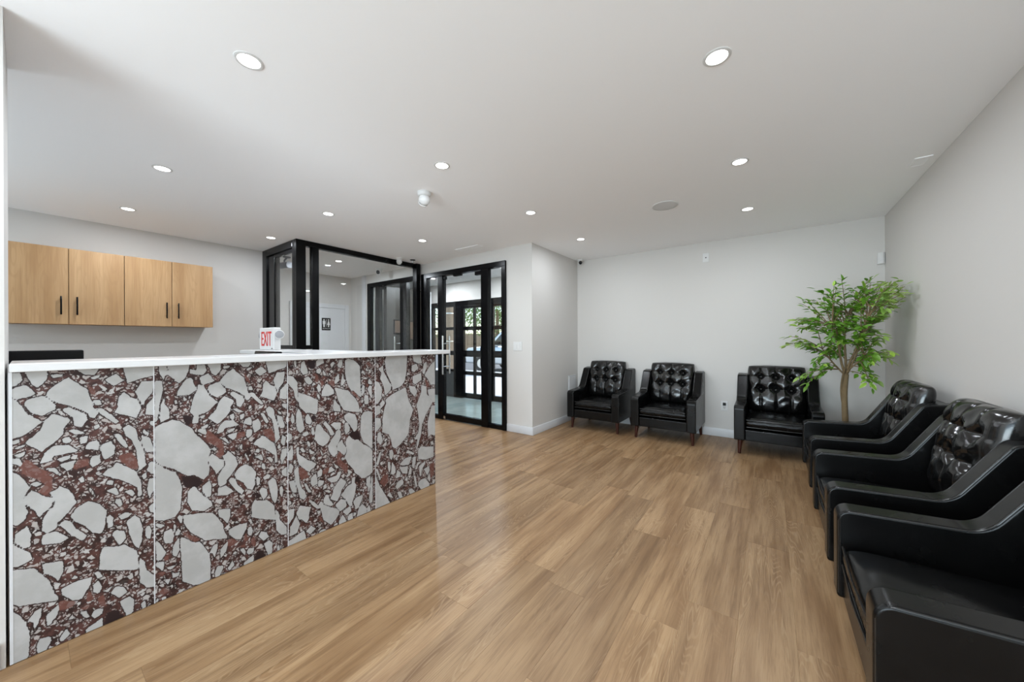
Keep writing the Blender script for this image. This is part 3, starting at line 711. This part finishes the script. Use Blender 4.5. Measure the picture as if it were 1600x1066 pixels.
# ================================================================== ARMCHAIRS
CW, CD = .73, .70              # overall width and depth; local: x right, y towards the back, z up; front at y = 0
def make_chair():
    t = empty('armchair')
    AW = .098
    prof = fillet([(0, .155), (0, .515), (.385, .537), (.548, .80), (.70, .815), (.70, .155)], [.012, .045, .10, .05, .03, .012], 6)
    for s in (-1, 1):
        xo, xi = s*CW/2, s*(CW/2 - AW)
        arm = MB().prism(prof, 'x', min(xo, xi), max(xo, xi), .013, 3).build('arm', 'leather', t, 50); weighted(arm)
        g = MB()
        inner = fillet([(.004, .165), (.004, .511), (.385, .533), (.548, .796), (.696, .811), (.696, .165)], [.012, .042, .098, .047, .028, .012], 6)
        for x in (xo - s*.0055, xi + s*.0055):
            path = [(x, p[0] + (.003 if p[0] < .1 else 0), p[1] - .002) for p in inner]
            g.tube(path, .0042, 6)
        g.build('piping', 'piping', arm, 60)
    W = CW/2 - AW
    boxo('seat_base', 'leather', -W - .001, W + .001, .018, .66, .155, .268, t, .010, 3)
    boxo('back_panel', 'leather', -W - .001, W + .001, .615, .70, .155, .80, t, .018, 3)
    # seat cushion: crowned, rounded slab
    bm = bmesh.new(); n = 26; rows = []
    hw, y0, y1 = W - .002, .012, .60
    for side in (1, -1):
        gr = []
        for j in range(n + 1):
            r = []
            for i in range(n + 1):
                s = -1 + 2*i/n; q = -1 + 2*j/n
                s2 = math.copysign(1 - (1 - abs(s))**1.7, s); q2 = math.copysign(1 - (1 - abs(q))**1.7, q)
                edge = max(0, (1 - abs(s2)**9) * (1 - abs(q2)**9)) ** .42
                wr = .004*math.sin(9*s2 + 3*q2) * math.sin(7*q2 - 2*s2) * (1 - s2*s2)
                z = .336 + side*(.056*edge + .014*(1 - s2*s2)*(1 - q2*q2)*(1 if side > 0 else 0)) + (wr if side > 0 else 0)
                r.append(bm.verts.new((s2*hw*(1 - .02*q2**8), (y0 + y1)/2 + q2*(y1 - y0)/2*(1 - .015*s2**8), z)))
            gr.append(r)
        rows.append(gr)
    for k, gr in enumerate(rows):
        for j in range(n):
            for i in range(n):
                f = [gr[j][i], gr[j][i+1], gr[j+1][i+1], gr[j+1][i]]
                bm.faces.new(f if k == 0 else f[::-1])
    bmesh.ops.remove_doubles(bm, verts=bm.verts, dist=.0006)
    m_ = MB(); m_.bm.free(); m_.bm = bm
    sc = m_.build('seat_cushion', 'leather', t, 80)
    g = MB()
    for z in (.372, .298):
        g.tube([(-hw + .012, y0 + .004, z), (0, y0 - .004, z), (hw - .012, y0 + .004, z)], .0038, 6)
    g.build('piping', 'piping', sc, 60)
    # tufted back cushion, leaning back
    bm = bmesh.new(); n = 78; rng = random.Random(3)
    hw, hh = .267, .262
    BX, BZ = (-.137, 0, .137), (.128, -.012)
    ph = [(rng.uniform(-1, 1)*60, rng.uniform(-1, 1)*60, rng.uniform(0, 6.3)) for _ in range(10)]
    rows = []
    for side in (1, 0):
        gr = []
        for j in range(n + 1):
            r = []
            for i in range(n + 1):
                s = -1 + 2*i/n; q = -1 + 2*j/n
                s2 = math.copysign(1 - (1 - abs(s))**1.4, s); q2 = math.copysign(1 - (1 - abs(q))**1.4, q)
                x = s2*hw*math.sqrt(1 - .09*q2**6); z = q2*hh*math.sqrt(1 - .07*s2**6)
                edge = max(0, (1 - abs(s2)**8) * (1 - abs(q2)**8)) ** .45
                if side:
                    d = .080*edge + .022*(1 - s2**2)*(1 - q2**2)
                    pull = 0
                    for bx in BX:
                        for bz in BZ:
                            rr = math.hypot(x - bx, z - bz); pull = max(pull, .042*math.exp(-(rr/.026)**2) + .018*math.exp(-(rr/.055)**2))
                    grv = 0
                    for bx in BX: grv = max(grv, .011*math.exp(-((x - bx)/.0075)**2))
                    for bz in BZ: grv = max(grv, .008*math.exp(-((z - bz)/.009)**2) * (1 if abs(x) < .20 else .3))
                    wr = sum(math.sin(a*x + b_*z + c_) for a, b_, c_ in ph)
                    d -= (pull + grv)*min(1, edge*1.2)
                    d += .0016*wr*edge
                    y = -d
                else:
                    y = .045*edge
                r.append(bm.verts.new((x, y, z)))
            gr.append(r)
        rows.append(gr)
    for k, gr in enumerate(rows):
        for j in range(n):
            for i in range(n):
                f = [gr[j][i], gr[j][i+1], gr[j+1][i+1], gr[j+1][i]]
                bm.faces.new(f if k == 0 else f[::-1])
    bmesh.ops.remove_doubles(bm, verts=bm.verts, dist=.0003)
    m_ = MB(); m_.bm.free(); m_.bm = bm
    bc = m_.build('back_cushion', 'leather_soft', t, 80)
    bc.location = (0, .565, .652); bc.rotation_euler = (-.17, 0, 0)
    for bx in BX:
        for bz in BZ:
            o = MB().lathe([(.002, -.006), (.008, -.005), (.011, 0), (.010, .004)], (0, 0, 0), 12, 'y').build('button', 'piping', bc, 60)
            o.location = (bx, -.046, bz)
    g = MB(); loop = []
    for k in range(49):
        a = 2*PI*k/48; c, s = math.cos(a), math.sin(a); e = 5
        rr = (abs(c)**e + abs(s)**e) ** (-1/e)
        loop.append((c*rr*hw*.988, -.018, s*rr*hh*.988))
    g.tube(loop, .0042, 6, cap=False); g.build('piping', 'piping', bc, 60)
    for sx in (-1, 1):
        for (yy, lean) in ((.085, -.010), (.635, .02)):
            x = sx*.312
            MB().tube([(x + sx*.010, yy + lean, 0), (x + sx*.009, yy + lean, .006), (x, yy, .158)], [.0125, .0145, .026], 14).build('leg', 'mahogany', t, 50)
    return t
spots = [  # x, y (centre of the front edge), rotation, label
    (-1.916, 4.41, 0, 'black tufted leather armchair standing in the corner by the projecting wall'),
    (-1.040, 4.41, 0, 'black tufted leather armchair in the middle of the back wall, left of the outlet'),
    (.050, 4.41, 0, 'black tufted leather armchair between the outlet and the ficus tree'),
    (.222, 3.647, -PI/2, 'black tufted leather armchair against the right wall, farthest of the row, beside the ficus'),
    (.216, 2.610, -PI/2, 'black tufted leather armchair in the middle of the row along the right wall'),
    (.218, 1.686, -PI/2, 'black tufted leather armchair nearest the viewer, cut off by the right edge'),
]
proto = make_chair()
for i, (x, y, rz, lab) in enumerate(spots):
    o = proto if i == 0 else copy_tree(proto)
    o.location = (x, y, 0); o.rotation_euler = (0, 0, rz)
    tag(o, lab, 'armchair', 'black leather armchairs')

# ================================================================== FICUS TREE
def pix(u, v, Y):   # a point of the crown, set out at its own depth in the corner
    d = _f + _R * ((u - 800) / 552.9) + _U * ((533 - v) / 552.9)
    return Vector((0, 0, 1.21)) + d * (Y / d.y)
def make_tree():
    base = Vector((.555, 4.50, 0))
    t = empty('ficus_tree', base, 0, 'tall artificial ficus tree with a slim trunk in the corner between armchairs', 'plant')
    L = lambda p: Vector(p) - base
    rng = random.Random(11)
    b = MB(); b.lathe([(.085, 0), (.095, .01), (.118, .20), (.124, .20), (.124, .225), (.110, .225), (.106, .19)], n=28, cap=True)
    b.build('pot', 'black_plastic', t, 40)
    MB().lathe([(.002, .185), (.105, .185), (.106, .194), (.002, .20)], n=24).build('moss', 'soil', t, 60)
    def wob(a, c, n, amp, r0, r1):
        a, c = Vector(a), Vector(c); pts = []; rs = []
        o1 = Vector((rng.uniform(-1, 1), rng.uniform(-1, 1), 0)); o2 = Vector((rng.uniform(-1, 1), rng.uniform(-1, 1), 0))
        for k in range(n + 1):
            s = k/n
            p = a.lerp(c, s) + (o1*math.sin(s*PI) + o2*math.sin(2*s*PI)*.6)*amp
            pts.append(p); rs.append(r0 + (r1 - r0)*s)
        return pts, rs
    fork = pix(1322, 585, 4.50) - base
    p, r = wob((0, 0, .17), fork, 14, .012, .026, .021)
    MB().tube(p, r, 10).build('trunk', 'bark', t, 60)
    # thin stem winding beside the trunk
    q = []
    for k in range(19):
        s = k/18; q.append(Vector((.03*math.cos(5*s + 5.6), .03*math.sin(5*s + 5.6), .17 + s*(fork.z + .06 - .17))) + Vector((fork.x*s, fork.y*s, 0)))
    MB().tube(q, .0075, 8).build('stem', 'bark', t, 60)
    mains = [(1345, 520, 4.45), (1300, 510, 4.42), (1325, 490, 4.60), (1360, 480, 4.35), (1285, 545, 4.55), (1350, 555, 4.40)]
    nodes = []
    for k, (u, v, Y) in enumerate(mains):
        e = pix(u, v, Y) - base
        p, r = wob(fork + Vector((0, 0, -.02)), e, 8, .018, .011 if k < 3 else .008, .005)
        MB().tube(p, r, 8).build('branch', 'bark', t, 60)
        nodes += p[2:]
    tips = [(1362, 433, 4.50), (1303, 447, 4.45), (1332, 456, 4.60), (1404, 446, 4.25), (1420, 464, 4.12), (1396, 472, 4.20), (1258, 470, 4.45),
            (1285, 488, 4.55), (1241, 500, 4.40), (1346, 478, 4.40), (1366, 500, 4.30), (1232, 526, 4.45), (1262, 545, 4.50), (1300, 530, 4.35),
            (1342, 528, 4.30), (1388, 488, 4.20), (1258, 590, 4.42), (1288, 572, 4.35), (1372, 556, 4.25), (1394, 552, 4.25), (1370, 592, 4.30),
            (1330, 500, 4.30), (1312, 480, 4.50), (1278, 515, 4.35), (1352, 456, 4.45), (1372, 532, 4.35), (1415, 452, 4.20), (1320, 512, 4.60), (1300, 495, 4.70), (1345, 545, 4.55),
            (1384, 460, 4.35), (1376, 446, 4.50), (1290, 462, 4.60), (1310, 545, 4.70), (1255, 515, 4.60), (1360, 515, 4.55), (1335, 515, 4.25), (1310, 505, 4.25), (1345, 500, 4.70), (1322, 535, 4.45), (1295, 550, 4.45), (1350, 570, 4.50)]
    tips = tips + [(u + rng.uniform(-13, 13), v + rng.uniform(-11, 13), min(4.95, max(4.05, Y + rng.uniform(-.14, .2)))) for (u, v, Y) in tips + tips]
    tw = MB(); leaves = []
    for (u, v, Y) in tips:
        e = pix(u, v, Y); e.x = min(e.x, XR - .07); e.y = min(e.y, YB - .12); e = e - base
        s0 = rng.choice(sorted(nodes, key=lambda p: (p - e).length + max(0, p.z - e.z + .1)*.3)[:5])
        mid = s0.lerp(e, .55) + Vector((0, 0, .05))
        pts = [s0*(1-s)**2 + mid*2*s*(1-s) + e*s*s for s in [k/8 for k in range(9)]]
        tw.tube(pts, [.0045 - .0028*k/8 for k in range(9)], 5)
        for k in range(13):
            s = .30 + .70*k/12
            p = s0*(1-s)**2 + mid*2*s*(1-s) + e*s*s
            tdir = ((mid - s0)*2*(1-s) + (e - mid)*2*s).normalized()
            side = tdir.cross(Vector((0, 0, 1)))
            side = side.normalized() if side.length > .05 else Vector((1, 0, 0))
            sg = 1 if k % 2 else -1
            d = (tdir*rng.uniform(.5, 1.0) + side*sg*rng.uniform(.45, 1.0) + Vector((rng.uniform(-.3, .3), rng.uniform(-.3, .3), rng.uniform(-.5, .25)))).normalized()
            if k == 12: d = (tdir + Vector((0, 0, -.15))).normalized()
            up = (Vector((0, 0, 1)) + Vector((rng.uniform(-.7, .7), rng.uniform(-.9, .3), 0)))
            leaves.append((p, d, up, rng.uniform(.046, .080)))
    tw.build('twigs', 'bark', t, 60)['kind'] = 'stuff'
    # leaf mesh: pointed, folded along its midrib, slightly arched
    def leaf_geo():
        vs = []; fs = []
        W_ = [0, .12, .195, .205, .165, .09, 0]; N_ = len(W_)
        for k in range(N_):
            y = k/(N_ - 1); z = -.10*y*y
            vs += [(-W_[k], y, z + W_[k]*.30), (0, y, z), (W_[k], y, z + W_[k]*.30)]
        for k in range(N_ - 1):
            a = k*3
            fs += [(a, a+1, a+4, a+3), (a+1, a+2, a+5, a+4)]
        return vs, fs
    lv, lf_ = leaf_geo()
    lme = bpy.data.meshes.new('leaf'); lme.from_pydata(lv, [], lf_); lme.materials.append(M['leaf'])
    for p_ in lme.polygons: p_.use_smooth = True
    rest_v, rest_f = [], []
    rng.shuffle(leaves)
    cnt = 0
    for (p, d, up, ln) in leaves:
        wp = p + base
        if wp.x > XR - .04 or wp.y > YB - .05: continue
        p = p + Vector((rng.uniform(-.022, .012), rng.uniform(-.022, .022), rng.uniform(-.018, .018)))
        if (wp + d*ln).x > XR - .03: d.x = -abs(d.x)
        x = d.cross(up).normalized(); z = x.cross(d).normalized()
        mt = Matrix(((x.x*ln, d.x*ln, z.x*ln, p.x), (x.y*ln, d.y*ln, z.y*ln, p.y), (x.z*ln, d.z*ln, z.z*ln, p.z), (0, 0, 0, 1)))
        if cnt < 300:
            o = link(bpy.data.objects.new('leaf', lme), t); o.matrix_local = mt
        else:
            k0 = len(rest_v); rest_v += [tuple(mt @ Vector(q)) for q in lv]; rest_f += [tuple(i + k0 for i in f) for f in lf_]
        cnt += 1
    if rest_v:
        me = bpy.data.meshes.new('leaves'); me.from_pydata(rest_v, [], rest_f); me.materials.append(M['leaf'])
        for p_ in me.polygons: p_.use_smooth = True
        link(bpy.data.objects.new('leaves', me), t)['kind'] = 'stuff'
    return t
make_tree()

# ================================================================== CEILING FITTINGS
ring_me = MB().lathe([(.042, 0), (.043, -.003), (.050, -.0045), (.056, -.0015), (.056, 0)], n=28, cap=False).data('trim_ring', 'white_plastic', 50)
lens_me = MB().lathe([(.001, -.0055), (.026, -.005), (.0425, -.002), (.0425, .0)], n=28, cap=True).data('lens', 'lamp_lens', 50)
def downlight(x, y, label, z=H, power=1.0):
    t = empty('downlight', (x, y, z), 0, label, 'ceiling light', 'recessed downlights')
    link(bpy.data.objects.new('trim_ring', ring_me), t); link(bpy.data.objects.new('lens', lens_me), t)
    ld = bpy.data.lights.new('downlight_glow', 'AREA'); ld.shape = 'DISK'; ld.size = .082; ld.energy = LAMP_W * power; ld.color = (.915, .985, 1.06)
    lo = link(bpy.data.objects.new('downlight_glow', ld), t); lo.location = (0, 0, -.009)
for (x, y, lab) in (
    (-1.869, .585, 'large bright downlight high above the left part of the counter'),
    (-.187, 1.80, 'large bright downlight at the top right, nearest above the chairs'),
    (-3.53, .577, 'left downlight of middle size, well in front of the oak cabinets'),
    (-1.885, 1.745, 'downlight in the ceiling centre just above the turret camera'),
    (-.170, 2.95, 'downlight right of the ceiling speaker, the nearer of two'),
    (-4.86, .56, 'small leftmost downlight just above the oak cabinets'),
    (-3.49, 1.74, 'downlight in front of the glass enclosure, left of the turret camera'),
    (-1.885, 2.90, 'downlight between the turret camera and the ceiling speaker'),
    (-.172, 4.06, 'downlight right of the ceiling speaker, the one nearer the back wall'),
    (-4.84, 1.73, 'small looking downlight right beside the corner of the glass enclosure'),
    (-3.49, 2.90, 'downlight above the entrance doors'),
    (-1.885, 4.03, 'downlight above the corner armchair'),
    (-.18, .60, 'downlight out of view above the viewer'),
    (-.18, -.60, 'downlight out of view behind the viewer on the right'), (-1.88, -.60, 'downlight out of view behind the viewer on the left'),
    (-.18, -1.8, 'downlight out of view at the rear on the right'), (-1.88, -1.8, 'downlight out of view at the rear on the left'),
    (-5.42, 2.86, 'downlight inside the glass enclosure')):
    downlight(x, y, lab, power=4.0 if 'inside the glass' in lab else 1.5 if x < -3.3 and y < 2 else 1.0)
for (x, y, lab) in ((-5.43, 4.75, 'downlight in the vestibule by the left sidelight'), (-3.7, 4.75, 'downlight in the vestibule behind the door')):
    downlight(x, y, lab, power=5.0)

sp = empty('ceiling_speaker', (-.785, 3.49, H), 0, 'round flat white speaker grille in the ceiling', 'speaker')
MB().lathe([(.112, 0), (.116, -.004), (.112, -.008), (.104, -.008)], n=40, cap=False).build('rim', 'white_plastic', sp, 50)
MB().lathe([(.001, -.0085), (.06, -.008), (.105, -.0055), (.105, 0)], n=40).build('grille', 'grey_plastic', sp, 50)

def turret_camera(x, y, z, ang, tilt, label, sc=1.0, hang=True):
    t = empty('turret_camera', (x, y, z), ang, label, 'security camera', 'white security cameras')
    t.scale = (sc, sc, sc)
    MB().lathe([(.052, 0), (.054, -.006), (.052, -.022), (.044, -.030), (.036, -.034)], n=28).build('base', 'white_plastic', t, 40)
    ball = MB().lathe([(.044*math.sin(PI*k/14) + .0005, -.044*math.cos(PI*k/14)) for k in range(12)], (0, 0, 0), 24, 'x').build('ball', 'white_plastic', t, 60)
    ball.location = (0, 0, -.058); ball.rotation_euler = (0, tilt, 0)
    MB().lathe([(.035, .034), (.034, .040), (.012, .0415), (.001, .0415)], (0, 0, 0), 24, 'x').build('lens_window', 'dark_glass', ball, 40)
    MB().lathe([(.0355, .030), (.039, .033), (.037, .041), (.0345, .0405)], (0, 0, 0), 24, 'x', cap=False).build('bezel', 'white_plastic', ball, 40)
    return t
turret_camera(-2.347, 1.973, H, 2.75, .55, 'white turret camera hanging from the middle of the ceiling', 1.05)
turret_camera(-4.50, 3.30, H, 2.6, .25, 'white turret camera at the top of the glass enclosure', .9)
turret_camera(-2.37, 5.04, H, -.95, .25, 'white turret camera in the corner above the armchairs, lens towards the room', .8)
turret_camera(-5.42, 3.57, H, -1.2, .3, 'white turret camera inside the glass enclosure', 1.0)

pj = empty('ceiling_camera', (-5.75, 2.26, H), .3, 'slate grey bullet camera on a short bracket inside the enclosure', 'security camera')
MB().lathe([(.05, 0), (.05, -.012), (.04, -.016)], n=20).build('mount_plate', 'slate_plastic', pj, 40)
MB().tube([(0, 0, -.012), (-.05, 0, -.05), (-.05, 0, -.09)], .012, 10).build('bracket', 'slate_plastic', pj, 50)
MB().lathe([(.04, -.10), (.045, -.08), (.045, .08), (.05, .085), (.05, .10)], (-.05, 0, -.12), 20, 'x').build('body', 'slate_plastic', pj, 40)

sk = empty('fire_sprinkler', (-4.44, 3.50, H), 0, 'small sprinkler head with a dark ring near the glass enclosure', 'sprinkler')
MB().lathe([(.012, 0), (.042, 0), (.042, -.004), (.012, -.008)], n=24).build('escutcheon', 'black_metal', sk, 40)
MB().lathe([(.008, -.004), (.008, -.03), (.004, -.045)], n=12).build('body', 'steel', sk, 40)
MB().lathe([(.001, -.046), (.018, -.046), (.018, -.048), (.001, -.05)], n=16).build('deflector', 'steel', sk, 40)

def vent(x, y, w_, d_, rz, label):
    t = empty('ceiling_vent', (x, y, H), rz, label, 'vent', 'slim ceiling vents')
    b = MB()
    for (a0, a1, c0, c1) in ((-w_/2, w_/2, -d_/2, -d_/2 + .012), (-w_/2, w_/2, d_/2 - .012, d_/2), (-w_/2, -w_/2 + .012, -d_/2 + .012, d_/2 - .012), (w_/2 - .012, w_/2, -d_/2 + .012, d_/2 - .012)):
        b.box(a0, a1, c0, c1, -.006, 0)
    b.build('frame', 'ceiling', t)
    n = int((d_ - .03)/.014)
    for k in range(n):
        y_ = -d_/2 + .018 + k*.014
        o = boxo('slat', 'ceiling', -w_/2 + .012, w_/2 - .012, y_, y_ + .0133, -.005, -.0005, t)
vent(.853, 3.70, .085, .16, 0, 'small white ceiling vent close to the right wall')
vent(-3.27, 3.50, .42, .10, 0, 'slim white ceiling vent in front of the entrance doors')
vent(-4.28, 5.15, .30, .12, 0, 'ceiling vent in the vestibule seen through the right sidelight')
vent(-5.12, 5.05, .30, .12, 0, 'ceiling vent in the vestibule seen through the door')

# ================================================================== WALL FITTINGS
def on_back(name, x, z, label, cat): return empty(name, (x, YB, z), 0, label, cat)
t = on_back('data_wall_plate', -.662, 2.262, 'small white data plate high on the back wall', 'wall plate')
boxo('plate', 'white_plastic', -.036, .036, -.006, 0, -.058, .058, t, .003)
boxo('jack', 'black_plastic', -.007, .007, -.008, -.005, -.006, .006, t, .001)
t = on_back('power_outlet', -.463, .390, 'white power outlet low on the back wall between two armchairs', 'outlet')
boxo('plate', 'white_plastic', -.036, .036, -.006, 0, -.060, .060, t, .003)
for z in (-.022, .022):
    so = boxo('socket', 'white_plastic', -.018, .018, -.010, -.005, z - .016, z + .016, t, .004)
    for x in (-.007, .007): boxo('slot', 'black_plastic', x - .0015, x + .0015, -.0105, -.0095, z - .004, z + .008, so)
    boxo('ground_hole', 'black_plastic', -.003, .003, -.0105, -.0095, z - .012, z - .007, so)
boxo('charger', 'black_plastic', -.016, .016, -.036, -.0106, .006, .040, t, .004)
t = empty('motion_sensor', (.91, YB, 2.03), 0, 'white motion sensor in the upper right corner above the ficus', 'sensor')
MB().prism(fillet([(-.028, 0), (.028, 0), (.028, -.028), (.012, -.045), (-.012, -.045), (-.028, -.028)], [0, 0, .01, .01, .01, .01]), 'z', -.058, .058, .004).build('housing', 'white_plastic', t, 45)
boxo('lens', 'grey_plastic', -.012, .012, -.047, -.044, -.035, .005, t, .001)
t = empty('light_switch', (-2.681, YD, 1.137), 0, 'white double rocker light switch beside the glazed door', 'light switch')
boxo('plate', 'white_plastic', -.068, .068, -.006, 0, -.058, .058, t, .003)
for x in (-.043, .003):
    boxo('rocker', 'white_plastic', x - .0, x + .04 if x > 0 else x + .036, -.010, -.005, -.033, .033, t, .002)
t = empty('access_panel', (XP, 4.915, .53), 0, 'white access panel low on the projecting wall beside the corner armchair', 'access panel')
boxo('frame', 'trim', 0, .006, -.12, .12, -.15, .15, t, .002)
boxo('hatch', 'white_plastic', .006, .009, -.10, .10, -.13, .13, t, .002)
boxo('latch', 'grey_plastic', .009, .011, -.09, -.075, -.01, .01, t, .001)

# ================================================================== STREET OUTSIDE
struct(boxo('ground_pavement', 'pavement', -30, 12, YF + .1, 11.0, -.2, -.02), 'pale concrete pavement outside the street doors', 'pavement')
struct(boxo('ground_road', 'asphalt', -60, 30, 11.0, 60, -.3, -.12), 'grey asphalt road beyond the pavement', 'road')
def make_car(x, y, rz, label):
    t = empty('car', (x, y, -.12), rz, label, 'car')
    lower = fillet([(-2.35, .35), (-2.38, .80), (-2.25, 1.02), (-1.15, 1.12), (2.25, 1.10), (2.36, .85), (2.33, .35)], [.08, .12, .15, .1, .12, .1, .08], 4)
    MB().prism(lower, 'y', -.92, .92, .07, 3).build('body', 'car_paint', t, 40)
    cab = fillet([(-1.25, 1.06), (-.45, 1.72), (.1, 1.80), (1.75, 1.76), (2.15, 1.06)], [0, .2, .2, .2, 0], 4)
    MB().prism(cab, 'y', -.80, .80, .06, 3).build('cabin', 'car_paint', t, 40)
    for s in (-1, 1):
        for (a, c_, e, g_) in ((-.92, -.42, .28, .28), (.36, .36, 1.05, 1.05), (1.13, 1.13, 1.62, 1.80)):
            MB().prism([(a, 1.16), (c_, 1.60), (e, 1.66), (g_, 1.16)], 'y', s*.80, s*.815, .004).build('side_window', 'dark_glass', t, 40)
        for xx in (-1.42, 1.42):
            wl = MB().lathe([(.20, -.11), (.33, -.11), (.36, -.08), (.36, .08), (.33, .11), (.20, .11)], (xx, s*.84, .36), 24, 'y').build('wheel', 'rubber', t, 40)
            MB().lathe([(.01, -.115), (.20, -.112), (.21, .0), (.20, .112), (.01, .115)], (xx, s*.84, .36), 20, 'y').build('rim', 'steel', wl, 40)
        boxo('headlight', 'glass', -2.36, -2.20, s*.62 - .18, s*.62 + .18, .82, .95, t, .02)
        boxo('mirror', 'black_plastic', -.85, -.65, min(s*.90, s*1.06), max(s*.90, s*1.06), 1.14, 1.30, t, .03)
    MB().prism([(-1.17, 1.14), (-.52, 1.68), (-.50, 1.67), (-1.13, 1.12)], 'y', -.70, .70).build('windscreen', 'dark_glass', t)
    boxo('bumper', 'black_plastic', -2.44, -2.30, -.85, .85, .36, .58, t, .03)
make_car(-8.6, 12.4, 0, 'silver car parked on the street outside the doors')
def street_tree(x, y, h, r, label, seed):
    rng = random.Random(seed)
    t = empty('street_tree', (x, y, -.15), 0, label, 'tree', 'street trees')
    MB().tube([(0, 0, 0), (.05, 0, h*.25), (0, .05, h*.55)], [.16, .12, .08], 10).build('trunk', 'bark', t, 60)
    vs, fs = [], []
    for k in range(2600):
        a = rng.uniform(0, 2*PI); ph = math.acos(rng.uniform(-1, 1)); rr = r*rng.uniform(.35, 1)**.5
        c = Vector((rr*math.sin(ph)*math.cos(a), rr*math.sin(ph)*math.sin(a), h*.62 + rr*1.1*math.cos(ph)))
        d = Vector((rng.uniform(-1, 1), rng.uniform(-1, 1), rng.uniform(-1, .4))).normalized(); e = d.orthogonal().normalized(); s = rng.uniform(.10, .2)
        k0 = len(vs); vs += [tuple(c), tuple(c + d*s*.5 + e*s*.28), tuple(c + d*s), tuple(c + d*s*.5 - e*s*.28)]; fs.append((k0, k0+1, k0+2, k0+3))
    me = bpy.data.meshes.new('foliage'); me.from_pydata(vs, [], fs); me.materials.append(M['outdoor_leaf'])
    link(bpy.data.objects.new('foliage', me), t)['kind'] = 'stuff'
street_tree(-12.6, 15.8, 5.6, 2.0, 'leafy green street tree behind the silver car', 1)
street_tree(-19.5, 19.0, 6.4, 2.4, 'larger green street tree at the left outside', 2)
street_tree(-15.0, 21.0, 6.2, 2.0, 'green street tree outside seen through the right sidelight', 4)
tp = empty('utility_pole', (-9.35, 9.0, -.02), 0, 'weathered wooden pole on the pavement outside the left sidelight', 'pole')
MB().tube([(0, 0, 0), (0, 0, 4.2)], [.17, .15], 14).build('shaft', 'wood_pole', tp, 50)
for z in (1.2, 2.2, 2.9): MB().lathe([(.171, z), (.176, z), (.176, z + .04), (.171, z + .04)], n=16, cap=False).build('band', 'steel', tp, 40)
b = empty('street_fence', (-34, 25, -.12), 0, 'pale street wall with upright boards far across the road', 'fence')
for k in range(60): boxo('board', 'wood_pole', k*.5, k*.5 + .46, 0, .06, 0, 2.0, b)
for z in (.4, 1.6): boxo('rail', 'wood_pole', 0, 30, .06, .12, z, z + .1, b)
